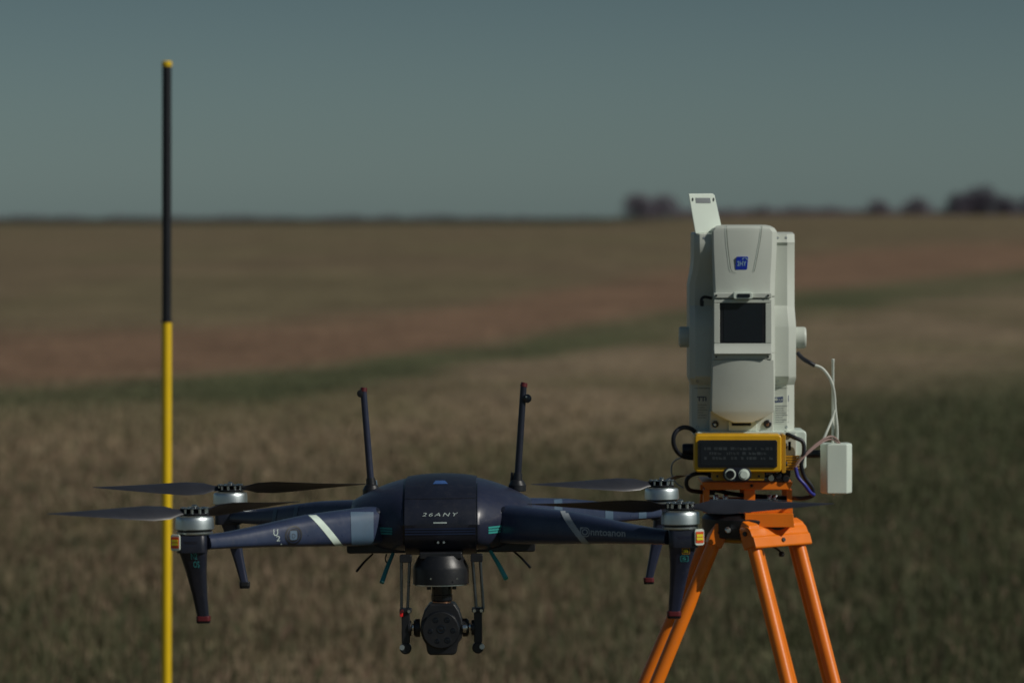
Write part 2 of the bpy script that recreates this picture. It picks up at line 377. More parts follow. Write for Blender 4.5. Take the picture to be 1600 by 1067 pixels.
def grass():
    # individual blades and stalks from just in front of the camera out to 80 m
    N = 560000
    u = rng.random(N); y = 4.0 * (82.0 / 4.0) ** (u ** 0.72)
    x = (rng.random(N) * 2 - 1) * (0.165 * y + 1.0)
    W_ = 380000; yw = 3.0 * (70.0 / 3.0) ** (rng.random(W_) ** 0.8)      # thinning out to both sides
    xw = np.where(rng.random(W_) < .5, -1, 1) * (0.160 * yw + 0.95) * (1 + 2.6 * rng.random(W_) ** 1.9)
    x = np.concatenate([x, xw]); y = np.concatenate([y, yw]); N = len(x)
    nb = fbm(x / 0.16, y / 0.22, 21, 3); keep = rng.random(N) < (0.45 + 0.8 * sstep(0.35, 0.65, nb)) * (1 - 0.93 * sstep(15, 55, y))
    x, y, nb = x[keep], y[keep], nb[keep]; N = len(x)
    z = terrain(x, y) - 0.01
    sc = np.clip(y / 13.0, 0.8, 2.2)
    tall = rng.random(N) < 0.07
    h = (0.028 + 0.052 * rng.random(N)) * (0.7 + 0.7 * nb) * np.where(tall, 2.0, 1.0) * (1 - 0.65 * sstep(15, 42, y))
    wd = (0.0020 + 0.0018 * rng.random(N)) * sc * np.where(tall, 0.7, 1.0)
    a = rng.random(N) * 2 * math.pi; bx = np.cos(a); by = np.sin(a)
    le = (0.1 + 0.7 * rng.random(N) ** 1.5) * h * np.where(tall, 0.4, 1); la = rng.random(N) * 2 * math.pi
    lx = np.cos(la) * le; ly = np.sin(la) * le
    V = np.zeros((N, 5, 3))
    for k, (t, wf) in enumerate(((0, 1), (0, -1), (0.55, 0.8), (0.55, -0.8), (1, 0))):
        V[:, k, 0] = x + bx * wd * wf + lx * t ** 2; V[:, k, 1] = y + by * wd * wf + ly * t ** 2; V[:, k, 2] = z + h * t
    b = np.arange(N) * 5
    T = np.stack([b, b + 1, b + 3, b, b + 3, b + 2, b + 2, b + 3, b + 4], 1).ravel()
    me = bpy.data.meshes.new('grass')
    me.vertices.add(N * 5); me.vertices.foreach_set('co', V.ravel())
    me.loops.add(len(T)); me.loops.foreach_set('vertex_index', T)
    me.polygons.add(N * 3); me.polygons.foreach_set('loop_start', np.arange(0, len(T), 3)); me.polygons.foreach_set('loop_total', np.full(N * 3, 3))
    me.update()
    c = ground_rgb(x, y); lum = c.mean(1, keepdims=True)
    r = rng.random(N)[:, None]; r = np.where(rng.random((N, 1)) < 0.15 + 0.85 * (1 - sstep(20, 42, y))[:, None], r, 0.5)
    gsel = np.clip((c[:, 1] / np.maximum(c[:, 0], 1e-4) - 0.7) / 0.4, 0, 1)[:, None]
    straw = np.array((0.27, 0.20, 0.13)); pink = np.array((0.22, 0.135, 0.10)); gr = np.array((0.068, 0.080, 0.038))
    c = c * (1.05 + 0.35 * rng.random((N, 1))) * (1 + 0.35 * sstep(15, 30, y))[:, None]; nearf = (1 - sstep(20, 42, y))[:, None]
    c = np.where((r < 0.20 - 0.17 * gsel), straw * (0.5 + 0.7 * rng.random((N, 1))), c)
    c = np.where((r > 0.20) & (r < 0.30 - 0.08 * gsel), pink * (0.5 + rng.random((N, 1))), c)
    c = np.where((r > 0.74 - 0.36 * gsel), gr * (0.5 + rng.random((N, 1))), c)
    at = me.color_attributes.new('blade', 'FLOAT_COLOR', 'POINT')
    at.data.foreach_set('color', np.repeat(np.concatenate([c, np.ones((N, 1))], 1), 5, 0).ravel())
    m = bpy.data.materials.new('grass_blade'); m.use_nodes = True; t = m.node_tree
    bs = t.nodes['Principled BSDF']; bs.inputs['Roughness'].default_value = 0.65; bs.inputs['Specular IOR Level'].default_value = 0.25
    va = t.nodes.new('ShaderNodeVertexColor'); va.layer_name = 'blade'
    tr = t.nodes.new('ShaderNodeBsdfTranslucent'); mx = t.nodes.new('ShaderNodeMixShader'); mx.inputs[0].default_value = 0.25
    t.links.new(va.outputs['Color'], bs.inputs['Base Color']); t.links.new(va.outputs['Color'], tr.inputs['Color'])
    t.links.new(bs.outputs[0], mx.inputs[1]); t.links.new(tr.outputs[0], mx.inputs[2])
    t.links.new(mx.outputs[0], t.nodes['Material Output'].inputs['Surface'])
    me.materials.append(m)
    o = bpy.data.objects.new('grass', me); COL.objects.link(o)
    tag(o, 'short dry and green grass blades covering the near field', 'grass', None, 'stuff')
grass()

# ------------------------------------------------------------------ far trees
twig = mat('hazed_bare_twigs', (0.165, 0.142, 0.175), 0.9, var=0.35, nscale=0.6, spec=0.1)  # pale lilac: the haze of distance is mixed into the twig colour
barkm = mat('bark', (0.05, 0.04, 0.035), 0.9, var=0.3, nscale=2)
leafd = mat('hazed_evergreen_leaves', (0.120, 0.106, 0.138), 0.8, var=0.4, nscale=0.5, spec=0.1)  # leaf colour lifted towards lilac to carry the distant haze
def faces_cloud(pts, size, rs):
    n = len(pts); a = rs.normal(size=(n, 3)); a /= np.linalg.norm(a, axis=1)[:, None]
    b = np.cross(a, rs.normal(size=(n, 3))); b /= np.linalg.norm(b, axis=1)[:, None]
    s = size * (0.5 + rs.random((n, 1)))
    V = np.stack([pts - a * s, pts + b * s * 0.45, pts + a * s, pts - b * s * 0.45], 1).reshape(-1, 3)
    return V, [(4 * i, 4 * i + 1, 4 * i + 2, 4 * i + 3) for i in range(n)]
def tree(px, top, wpx, D, seed, label, crown_mat, n=1500, base_frac=0.12):
    rs = np.random.default_rng(seed)
    X = (px - 800) * D / FPX; z0 = float(terrain(np.array([X]), np.array([D]))[0]) - 0.1
    ztop = EYE - (top - HOR) * D / FPX; H = ztop - z0; W = wpx * D / FPX
    e = empty('tree', (X, D, z0), label, 'tree', 'trees on the far horizon')
    mb = MB(); mb.cyl((0, 0, 0), (0, 0, H * 0.4), H * 0.035, H * 0.022, 8)
    tips = []
    for i in range(9):
        a = rs.random() * 6.28; r = W * 0.5 * (0.4 + 0.5 * rs.random()); zz = H * (0.45 + 0.45 * rs.random())
        p0 = (0, 0, H * (0.15 + 0.3 * rs.random())); p1 = (math.cos(a) * r, math.sin(a) * r, zz)
        mb.cyl(p0, p1, H * 0.014, H * 0.003, 5); tips.append(p1)
    mb.build('trunk', barkm, e)
    # crown: several uneven clumps
    K = 22; C = []
    for k in range(K):
        a = rs.random() * 6.28; rr = W * 0.44 * math.sqrt(rs.random()); t = rs.random()
        zc = H * (base_frac + 0.10 + 0.66 * t); sh = math.sqrt(max(0.06, 1 - t * t)) * (0.75 + 0.25 * min(1, t * 4))
        C.append((math.cos(a) * rr * sh * 1.05, math.sin(a) * rr * sh, zc * 0.93, (0.20 + 0.10 * rs.random()) * min(W, 1.4 * H)))
    P = []
    for i in range(n):
        c = C[rs.integers(K)]; d = rs.normal(size=3); d /= np.linalg.norm(d); rad = c[3] * rs.random() ** 0.4
        p = np.array(c[:3]) + d * rad
        if p[2] < H * base_frac: p[2] = H * (base_frac + 0.1 * rs.random())
        q_ = math.sqrt((p[0] / (W * 0.52)) ** 2 + (p[1] / (W * 0.52)) ** 2 + ((p[2] - H * 0.30) / (H * 0.70)) ** 2) if p[2] > H * .3 else 0
        lim = 0.93 + 0.09 * math.sin(5 * math.atan2(p[2] - H * .3, p[0]) + seed) + 0.05 * rs.random()
        if q_ > lim: k_ = lim / q_ * (0.8 + 0.2 * rs.random()); p = np.array((p[0] * k_, p[1] * k_, H * .3 + (p[2] - H * .3) * k_))
        P.append(p)
    V, F = faces_cloud(np.array(P), H * 0.038, rs)
    c = MB(); c.add(V, F); c.build('crown', crown_mat, e, sharp=180)
    return e
TR = [
 (999, 298, 66, 930, 'rounded bare tree, left one of the pair nearest the upright handle'),
 (1036, 300, 68, 945, 'rounded bare tree, right one of the pair just left of the white handle'),
 (1192, 319, 32, 950, 'small dark bush on the skyline directly above the white instrument housing'),
 (1246, 319, 56, 960, 'low wide bare bush on the skyline just right of the instrument'),
 (1296, 318, 44, 965, 'low bare bush on the skyline, second to the right of the instrument'),
 (1372, 309, 46, 940, 'small round tree on the skyline midway between instrument and right edge'),
 (1432, 306, 52, 945, 'small broad tree on the skyline, just left of the large dark clump'),
 (1496, 299, 52, 925, 'dark tree forming the left shoulder of the large clump at right'),
 (1534, 284, 66, 930, 'tallest dark tree on the skyline near the right edge'),
 (1574, 300, 56, 925, 'dark tree forming the right shoulder of the large clump at right'),
 (1612, 302, 60, 935, 'dark tree cut by the right edge of the view'),
 (1668, 296, 70, 935, 'dark tree beyond the right edge of the view'),
]
for i, (px, top, wp, D, lb) in enumerate(TR):
    tree(px, top, wp, D, 50 + i, lb, leafd if px > 1480 else twig, 3000 if wp > 45 else 1800, 0.0)
def woodland(name, px0, px1, top, D, seed, label, m, n):
    rs = np.random.default_rng(seed)
    x0 = (px0 - 800) * D / FPX; x1 = (px1 - 800) * D / FPX
    xs = x0 + (x1 - x0) * rs.random(n); ys = D + 25 * rs.random(n)
    zt = EYE - (top - HOR) * D / FPX; zb = float(terrain(np.array([(x0 + x1) / 2]), np.array([D]))[0]) - 0.3
    hh = (zt - zb) * (0.45 + 0.75 * fbm(xs / 9, ys * 0 + 3.3, seed, 3))
    zs = zb + hh * rs.random(n)
    V, F = faces_cloud(np.stack([xs, ys, zs], 1), 0.42, rs)
    mb = MB(); mb.add(V, F); o = mb.build(name, m, None, sharp=180)
    tag(o, label, 'woodland', None, 'stuff')
woodland('distant_hedgerow', 1060, 1720, 327, 985, 5, 'low dark hedgerow reading as one mass along the right skyline', twig, 11000)
woodland('distant_woodland', -120, 985, 335, 1400, 6, 'thin dark line of far woodland along the left skyline', twig, 15000)

# ------------------------------------------------------------------ survey pole
def pole():
    D = 8.6; X0 = (259.5 - 800) * D / FPX
    zt = EYE - (96 - HOR) * D / FPX; zs = EYE - (501 - HOR) * D / FPX
    e = empty('range_pole', (X0, D, 0), 'tall thin survey pole, black above and yellow below, standing left of the drone', 'pole', rot=(0, R(0.05), 0))
    MB().cyl((0, 0, 0.10), (0, 0, zs), 0.0112, n=32).build('lower_section', M['pole_yellow'], e, label='yellow lower section')
    MB().lathe([(0.0104, zs + .0005), (0.0104, zt - 0.012)]).build('upper_section', M['pole_black'], e, label='black upper section')
    MB().lathe([(0.0106, zt - 0.012), (0.0112, zt - 0.010), (0.0112, zt - 0.002), (0.009, zt)]).build('top_cap', M['pole_yellow'], e)
    MB().lathe([(0.0118, zs - 0.004), (0.0118, zs + 0.003)]).build('joint_ring', M['pole_black'], e)
    MB().lathe([(0.001, -0.04), (0.009, 0.06), (0.0112, 0.0995)]).build('ground_point', M['chrome'], e)
pole()

# ------------------------------------------------------------------ drone
CX, CY, CZ = -0.0985, 5.43, 1.10
def lx(px, D): return (px - 800) * D / FPX - CX
def lz(py, D): return EYE - (py - HOR) * D / FPX - CZ
drone = empty('drone', (CX, CY, CZ), 'dark navy four rotor drone with slung camera hovering over the grass', 'drone', rot=(-0.0217, -0.0105, 0))

def body_b(x):   # half depth of the hull at x
    return float(np.interp(abs(x), [0, 0.050, 0.056, 0.088, 0.098, 0.120, 0.128], [0.152, 0.150, 0.147, 0.116, 0.104, 0.080, 0.055]))
def body_t(x): return 0.0885 - 0.034 * (abs(x) / 0.125) ** 2.2 - (0.012 if abs(x) > 0.126 else 0)
def hull(xs, grow=0.0, bot=-0.0135):
    secs = []
    for x in xs:
        b = body_b(x) + grow; t = body_t(x) + grow; zm = 0.020; ring = []
        n = 36
        for i in range(n):
            a = 2 * math.pi * i / n + math.pi / n; c, s_ = math.cos(a), math.sin(a)
            if s_ >= 0: y = b * abs(c) ** (2 / 2.9) * (1 if c > 0 else -1); z = zm + (t - zm) * s_ ** (2 / 2.2)
            else: y = b * abs(c) ** (2 / 4.5) * (1 if c > 0 else -1); z = zm - (zm - bot + grow) * abs(s_) ** (2 / 4.0)
            if z < zm: y *= 1 - 0.10 * (zm - z) / (zm - bot)
            ring.append((x, y, z))
        secs.append(ring)
    return MB().loft(secs)
xs_body = [-0.128, -0.126, -0.12, -0.11, -0.098, -0.093, -0.088, -0.08, -0.072, -0.064, -0.056, -0.053, -0.0505]
xs_body = xs_body + [-0.03, 0, 0.03] + [-x for x in reversed(xs_body)]
hull_mb = hull(xs_body)
shell = hull_mb.build('body_shell', M['navy'], drone, sharp=26)
hatch_mb = hull([-0.0492, -0.049, -0.04, -0.03, -0.015, 0, 0.015, 0.03, 0.04, 0.049, 0.0492], 0.0022, -0.017)
hatch = hatch_mb.build('centre_hatch', M['navy_dark'], shell, sharp=40, bevel=0.0012)
MB().prism(rrect(0, -0.006, 0.262, 0.017, 0.004), -0.098, 0.098).build('base_tray', M['black'], drone, bevel=0.002)
bv = bvh_of(hull_mb); bh = bvh_of(hatch_mb)
DF = 5.28
# lettering and marks on the hatch
V, F = text_faces('26ANY', 54 * DF / FPX, 5.2 * DF / FPX, 0.0, lz(807.5, DF), 0.5, 0.0, 1.35)
project(bh, V, F, 0.0006).build('lettering', M['white_print'], shell, sharp=180, label='pale wide lettering 26ANY')
V, F = grid_quad((-0.0092, lz(821, DF)), (0.0092, lz(821, DF)), (0.0092, lz(819.2, DF)), (-0.0092, lz(819.2, DF)), 4, 1)
project(bh, V, F, 0.0006).build('white_dash', M['white_print'], shell, sharp=180)
V, F = grid_quad((-0.0105, lz(759, DF + .05)), (0.0105, lz(759, DF + .05)), (0.006, lz(754.5, DF + .05)), (-0.007, lz(754.5, DF + .05)), 8, 3)
project(bh, V, F, 0.0007).build('top_emblem', M['blue_logo'], shell, sharp=180, label='small blue emblem near the top')
for k in range(3):
    za = lz(829.5 + 4.1 * k, DF)
    V, F = grid_quad((-0.0485, za - 0.0011), (0.0485, za - 0.0011), (0.0485, za + 0.0011), (-0.0485, za + 0.0011), 20, 2)
    project(bh, V, F, 0.0005).build('blue_band', M['blue_band'], shell, sharp=180)
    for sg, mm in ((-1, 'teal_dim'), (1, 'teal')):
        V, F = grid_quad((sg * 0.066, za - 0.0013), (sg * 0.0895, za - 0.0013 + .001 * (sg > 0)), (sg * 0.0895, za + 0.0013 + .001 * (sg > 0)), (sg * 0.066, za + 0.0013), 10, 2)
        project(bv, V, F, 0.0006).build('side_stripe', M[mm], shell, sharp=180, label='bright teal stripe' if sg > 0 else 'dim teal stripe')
V, F = grid_quad((-0.0485, lz(784, DF)), (0.0485, lz(784, DF)), (0.0485, lz(783.2, DF)), (-0.0485, lz(783.2, DF)), 20, 1)
project(bh, V, F, 0.0004).build('hatch_line', M['black'], shell, sharp=180)
V, F = grid_quad((-0.008, lz(853, DF)), (0.011, lz(853, DF)), (0.011, lz(848, DF)), (-0.008, lz(848, DF)), 6, 2)
project(bh, V, F, 0.0006).build('front_sensor', M['black_gloss'], shell, sharp=180)
for sx in (-1, 1):
    MB().cyl((sx * 0.004 + .001, -0.1535, lz(850.5, DF)), (sx * 0.004 + .001, -0.1555, lz(850.5, DF)), 0.0016, n=14).build('sensor_lens', M['alu'], shell)
for sx in (-1, 1):
    V, F = strip([(sx * 0.0503, z) for z in np.linspace(-0.013, 0.080, 40)], 0.0016, 1)
    project(bv, V, F, 0.0005).build('hatch_seam', M['black_gloss'], shell, sharp=180)
# shoulder seams, vents
for sx in (-1, 1):
    for sy in (-1, 1):
        MB().lathe([(0.016, 0.0), (0.0225, -0.004), (0.0240, -0.012), (0.0240, -0.040)], (sx * 0.092, sy * 0.092, 0.049)).build('arm_socket', M['navy_dark'], drone, bevel=0.002)

# arms
T_ = [0.085, 0.10, 0.125, 0.15, 0.18, 0.21, 0.233, 0.259, 0.286, 0.312]
TOP = [0.0505, 0.0505, 0.049, 0.0472, 0.0447, 0.0400, 0.0360, 0.0317, 0.0280, 0.0265]
BOT = [-0.003, -0.003, -0.002, -0.0005, 0.001, 0.003, 0.0045, 0.0055, 0.0065, 0.007]
WID = [0.050, 0.050, 0.048, 0.046, 0.043, 0.040, 0.037, 0.034, 0.031, 0.030]
def arm_mb(sx, sy, cut=(0, 1)):
    d = Vector((sx, sy, 0)).normalized(); p = Vector((-sy, sx, 0)).normalized(); secs = []
    for t, tp, bt, wd in zip(T_, TOP, BOT, WID):
        c = Vector((sx * t, sy * t, (tp + bt) / 2)); h = (tp - bt) / 2; ring = []
        for i in range(28):
            a = 2 * math.pi * i / 28; co, si = math.cos(a), math.sin(a)
            e = 2 / 3.2
            u = wd / 2 * abs(co) ** e * (1 if co > 0 else -1); v = h * abs(si) ** e * (1 if si > 0 else -1)
            u *= 1 - 0.16 * (v / h)                        # a little narrower at the top
            ring.append(c + p * u + Vector((0, 0, v)))
        secs.append(ring)
    return MB().loft(secs)
motor_mb = MB().lathe([(0.0235, -0.0085), (0.0254, -0.0082), (0.0258, -0.0076), (0.0257, -0.0020), (0.0253, 0.0040), (0.0248, 0.0068), (0.0240, 0.0080), (0.0222, 0.0086), (0.006, 0.0088)], n=56)
motor_me = None
def blade_mb(L=0.205, mir=1):
    secs = []
    for k, (r, ch, pit, th, sw) in enumerate([(0.012, 0.012, 24, 0.0040, 0), (0.025, 0.017, 26, 0.0034, -0.001), (0.040, 0.028, 35, 0.0028, -0.003), (0.065, 0.033, 34, 0.0024, -0.003),
            (0.095, 0.031, 29, 0.0020, -0.001), (0.13, 0.026, 22, 0.0016, 0.001), (0.165, 0.018, 17, 0.0012, 0.002), (0.19, 0.010, 13, 0.0009, 0.004), (0.205, 0.003, 10, 0.0006, 0.006)]):
        ring = []; pr = R(pit)
        for i in range(16):
            a = 2 * math.pi * i / 16; u = ch / 2 * math.cos(a); v = th / 2 * math.sin(a) + 0.06 * ch * (1 - math.cos(a) ** 2)
            y = u * math.cos(pr) - v * math.sin(pr) + sw; z = u * math.sin(pr) + v * math.cos(pr) + 0.004 * (r / L) ** 2
            ring.append((r, y * mir, z))
        secs.append(ring)
    return MB().loft(secs)
# blade angles in the ground plane (deg, 0 = +X): motor -> two blade directions
PROPS = {(-1, -1): (207, 52), (1, -1): (-13, 171), (-1, 1): (184, 3), (1, 1): (199, 77)}
proto = {}
def cp(o, parent, loc=(0, 0, 0), rz=0.0):
    c = o.copy(); COL.objects.link(c); c.parent = parent; c.location = loc; c.rotation_euler = (0, 0, rz); return c
MZ = 0.043
for (sx, sy), (b1, b2) in PROPS.items():
    amb = arm_mb(sx, sy)
    arm = amb.build('arm', M['arm'], drone, sharp=40)
    c = (sx * 0.3232, sy * 0.3232, 0)
    # motor mount block under the motor
    mmb = MB().loft([[(sx * 0.3262 + a * k, sy * 0.3245 + b * k, z) for a, b in rrect(0, 0, 0.0385, 0.0425, 0.0075, 5)] for z, k in ((0.0045, 0.99), (0.0055, 1.0), (0.0262, 1.0), (0.0272, 0.97))])
    mm = mmb.build('motor_mount', M['navy_dark'], arm, sharp=40)
    if 'motor' not in proto:
        mo = motor_mb.build('motor', M['alu'], drone, loc=(c[0], c[1], MZ), sharp=28)
        p1 = MB().lathe([(0.0235, -0.0145), (0.0240, -0.0135), (0.0240, -0.0118)]).build('motor_base', M['alu'], mo)
        p2 = MB().lathe([(0.0228, -0.0117), (0.0228, -0.0086)]).build('motor_gap', M['black'], mo)
        p3 = MB().lathe([(0.0205, 0.0089), (0.0205, 0.0100), (0.018, 0.0108)]).build('top_ring', M['chrome'], mo)
        proto['motor'] = (mo, [p1, p2, p3])
        hub = MB().lathe([(0.0150, 0.0), (0.0195, 0.0006), (0.0195, 0.0022), (0.012, 0.0032), (0.010, 0.0075), (0.004, 0.0105)], n=32).build('propeller', M['black'], drone, loc=(c[0], c[1], MZ + 0.0109), label='dark two bladed propeller')
        bl = blade_mb(mir=-1).build('blade', M['carbon'], hub, loc=(0, 0, 0.0040), sharp=60); bl.rotation_euler.z = R(b1)
        bl2 = cp(bl, hub, (0, 0, 0.0040), R(b2))
        bolts = []
        for i in range(10):
            a = 2 * math.pi * i / 10 + .2
            if i == 0:
                bo = MB().lathe([(0.0022, 0.0020), (0.0022, 0.0078), (0.0030, 0.0080), (0.0030, 0.0096), (0.0022, 0.0102)], n=12).build('bolt', M['chrome'], hub, loc=(0.0165 * math.cos(a), 0.0165 * math.sin(a), 0)); bolts.append(bo)
            else: bolts.append(cp(bolts[0], hub, (0.0165 * math.cos(a), 0.0165 * math.sin(a), 0)))
        nut = MB().lathe([(0.0042, 0.0106), (0.0042, 0.0122), (0.0022, 0.0136)], n=12).build('hub_nut', M['chrome'], hub)
        plate = MB().lathe([(0.0135, 0.0078), (0.0198, 0.0080), (0.0198, 0.0090), (0.0135, 0.0092)], n=32).build('hub_plate', M['black_gloss'], hub)
        proto['prop'] = (hub, bl, bolts + [nut, plate])
    else:
        mo = cp(proto['motor'][0], drone, (c[0], c[1], MZ))
        for q in proto['motor'][1]: cp(q, mo)
        hub = cp(proto['prop'][0], drone, (c[0], c[1], MZ + 0.0109))
        src = proto['prop'][1] if (sx, sy) != (1, -1) else None
        if src is None:
            q1 = blade_mb().build('blade', M['carbon'], hub, loc=(0, 0, 0.0040), sharp=60); q1.rotation_euler.z = R(b1); cp(q1, hub, (0, 0, 0.0040), R(b2))
        else:
            cp(src, hub, (0, 0, 0.0040), R(b1)); cp(src, hub, (0, 0, 0.0040), R(b2))
        for q in proto['prop'][2]: cp(q, hub, q.location)
    # landing leg
    p0 = Vector((sx * 0.3272, sy * 0.3250, 0.020)); p1 = Vector((sx * (0.3135 if sy < 0 else 0.3020), sy * 0.312, -0.0845)); th = 1.0 if sy < 0 else 0.74
    secs = []
    for t in (0, 0.13, 0.2, 0.4, 0.7, 1.0):
        q = p0.lerp(p1, t); wx = th * float(np.interp(t, [0, .13, .2, .4, .7, 1], [.0375, .0370, .0335, .0262, .0195, .0150])); wy = th * float(np.interp(t, [0, .13, .3, .6, 1], [.0426, .0424, .033, .0215, .0150]))
        secs.append([(q.x + a, q.y + b, q.z) for a, b in rrect(0, 0, wx, wy, min(wx, wy) * 0.3, 4)])
    lmb = MB().loft(secs); leg = lmb.build('landing_leg', M['navy_dark'] if sx < 0 and sy < 0 else M['navy'], drone, sharp=40)
    cap = [(p1.x + a, p1.y + b, 0) for a, b in rrect(0, 0, 0.0185 * (1 if sy < 0 else .85), 0.0168 * (1 if sy < 0 else .85), 0.004, 4)]
    MB().loft([[(x, y, p1.z + 0.0035) for x, y, _ in cap], [(x, y, p1.z - 0.0035) for x, y, _ in cap]]).build('foot_cap', M['red'] if not (sx < 0 and sy > 0) else M['black'], leg, bevel=0.001)
    MB().loft([[(x, y, p1.z - 0.0036) for x, y, _ in cap], [(p1.x + (x - p1.x) * .9, p1.y + (y - p1.y) * .9, p1.z - 0.0062) for x, y, _ in cap]]).build('foot_pad', M['black'], leg)
    if sy < 0:
        # marker light on the outer corner
        rot = Matrix.Rotation(R(24) * sx, 3, 'Z'); cc = Vector((sx * 0.3468, -0.3445, 0.0185))
        def plate_(nm, wd, hh, dz, out, m):
            q = MB()
            for (a, b) in (None,) if False else ():
                pass
            P = rrect(0, 0, wd, hh, 0.003, 4)
            q.loft([[cc + rot @ Vector((x, -out + 0.0012, z + dz)) for x, z in P], [cc + rot @ Vector((x, -out - 0.0012, z + dz)) for x, z in P]])
            return q
        ml = plate_('', 0.0135, 0.0215, 0, 0, None).build('marker_light', M['white2'], drone, bevel=0.0006)
        rp = MB(); P = rrect(0, 0, 0.0112, 0.0150, 0.0008, 2)
        rp.loft([[cc + rot @ Vector((x, -0.0013, z)) for x, z in P], [cc + rot @ Vector((x, -0.0019, z)) for x, z in P]]).build('red_panel', M['red_orange'], ml)
        for dz in (-0.0020, 0.0024):
            yp = MB(); P = rrect(0, dz, 0.0094, 0.0034, 0.0006, 2)
            yp.loft([[cc + rot @ Vector((x, -0.0020, z)) for x, z in P], [cc + rot @ Vector((x, -0.0025, z)) for x, z in P]]).build('yellow_panel', M['yellow_ref'], ml)
        # marks on the leg
        bl_ = bvh_of(lmb, mmb)
        if sx < 0:
            for txt, zz, xx in (('N2', lz(873, 5.09), -0.3225), ('OS', lz(886, 5.09), -0.3200)):
                V, F = text_faces(txt, 0.0080, 0.0085, xx, zz, 0, 0.01)
                project(bl_, V, F, 0.0006).build('leg_mark', M['teal_dim'], leg, sharp=180)
        else:
            for zz, xx, mt, tx in ((lz(873, 5.09), 0.3290, 'yellow_ref', 'm'), (lz(885, 5.09), 0.3270, 'teal', 'S')):
                fr = rrect(xx, zz, 0.0105, 0.0084, 0.001, 2)
                inn = rrect(xx, zz, 0.0088, 0.0067, 0.0008, 2); n = len(fr)
                V = fr + inn; F = [(i, (i + 1) % n, n + (i + 1) % n, n + i) for i in range(n)]
                project(bl_, V, F, 0.0006).build('leg_sticker', M['yellow_dk'] if mt == 'yellow_ref' else M['teal_dim'], leg, sharp=180)
                V, F = text_faces(tx, 0.0052, 0.0040, xx, zz, 0, 0.02)
                project(bl_, V, F, 0.0007).build('sticker_mark', M['yellow_ref'] if mt == 'yellow_ref' else M['teal'], leg, sharp=180)
    # marks on the arm
    ba = bvh_of(amb)
    def ax(px, sgn=sx, s2=sy):   # x of the arm centre line seen at pixel px
        k = (px - 800) / FPX; q = 1.0 if sgn * s2 > 0 else -1.0
        return (k * CY - CX) / (1 - k * q)
    if (sx, sy) == (-1, -1):
        def xx(px): return ax(px)
        D1 = 5.25
        def pt(px, py): x = xx(px); return (x, lz(py, CY + x) - 0.0115 * 0 + (-0.005 * (-x / 0.32)) + 0.0105 * x * -0.0)
        path = [pt(489 + 46 * (t ** 0.80) * 1.0, 803.5 + 51 * t) for t in np.linspace(0, 1, 22)]
        V, F = strip(path, 0.0105)
        project(ba, V, F, 0.0006).build('pale_band', M['pale_print'], arm, sharp=180)
        V, F = grid_quad(pt(551, 853), pt(585, 853), pt(585, 798), pt(549, 798), 10, 12)
        project(ba, V, F, 0.0006).build('blue_collar', M['rearband'], arm, sharp=180)
        cxy = pt(460.5, 833)
        for r0, r1 in ((0.0098, 0.0120), (0.0066, 0.0084)):
            V, F = ring2d(cxy[0], cxy[1], r0 * .92, r1 * .92, 1.15)
            project(ba, V, F, 0.0006).build('round_emblem', M['black'], arm, sharp=180)
        V, F = grid_quad((cxy[0] - .0045, cxy[1] - .006), (cxy[0] + .0045, cxy[1] - .006), (cxy[0] + .0045, cxy[1] + .006), (cxy[0] - .0045, cxy[1] + .006), 4, 4)
        project(ba, V, F, 0.0006).build('emblem_square', M['rearband'], arm, sharp=180)
        V, F = text_faces('D', 0.0045, 0.006, cxy[0], cxy[1] - 0.001)
        project(ba, V, F, 0.0008).build('emblem_letter', M['navy_dark'], arm, sharp=180)
        for tx, px, py, wd, hh in (('U', 432.5, 829, .0058, .0085), ('2', 436.5, 838, .0050, .0070), ('.', 441, 846.5, .0016, .0016)):
            q = pt(px, py); V, F = text_faces(tx, wd, hh, q[0], q[1], 0.0)
            project(ba, V, F, 0.0006).build('arm_letter', M['white_print'], arm, sharp=180)
    if (sx, sy) == (1, -1):
        def pt(px, py): x = ax(px); return (x, lz(py, CY - x) - 0.005 * (x / 0.32) - 0.0105 * x)
        path = [pt(881 + 35 * (t ** 1.25), 797.0 + 52 * t) for t in np.linspace(0, 1, 22)]
        V, F = strip(path, 0.0100)
        project(ba, V, F, 0.0006).build('grey_band', M['grey_print'], arm, sharp=180)
        q = pt(950, 832.5); V, F = text_faces('nntoanon', 53 * 5.2 / FPX, 0.0080, q[0], q[1], 0, 0.02)
        project(ba, V, F, 0.0007).build('lettering', M['grey_print'], arm, sharp=180, label='grey lettering nntoanon')
        q = pt(914, 830.5)
        V, F = ring2d(q[0], q[1], 0.0026, 0.0041); project(ba, V, F, 0.0006).build('round_mark', M['grey_print'], arm, sharp=180)
        fr = rrect(q[0], q[1], 0.0125, 0.0125, 0.0045, 4); inn = rrect(q[0], q[1], 0.0104, 0.0104, 0.0038, 4); n = len(fr)
        fr = [(q[0] - 0.00625, q[1] + 0.00625) if (x < q[0] - .002 and z > q[1] + .002) else (x, z) for x, z in fr]
        project(ba, fr + inn, [(i, (i + 1) % n, n + (i + 1) % n, n + i) for i in range(n)], 0.0006).build('square_mark', M['grey_print'], arm, sharp=180)
    if (sx, sy) == (1, 1):
        for px in (872, 951, 1003):
            x = ax(px); V, F = grid_quad((x - 0.006, -0.004), (x + 0.006, -0.004), (x + 0.006, 0.052), (x - 0.006, 0.052), 3, 16)
            project(ba, V, F, 0.0006).build('steel_band', M['rearband'], arm, sharp=180)
    if (sx, sy) == (-1, 1):
        for px in (428, 460):
            x = ax(px); V, F = grid_quad((x - 0.003, 0.004), (x + 0.003, 0.004), (x + 0.011, 0.052), (x + 0.005, 0.052), 2, 16)
            project(ba, V, F, 0.0006).build('steel_band', M['rearband'], arm, sharp=180)

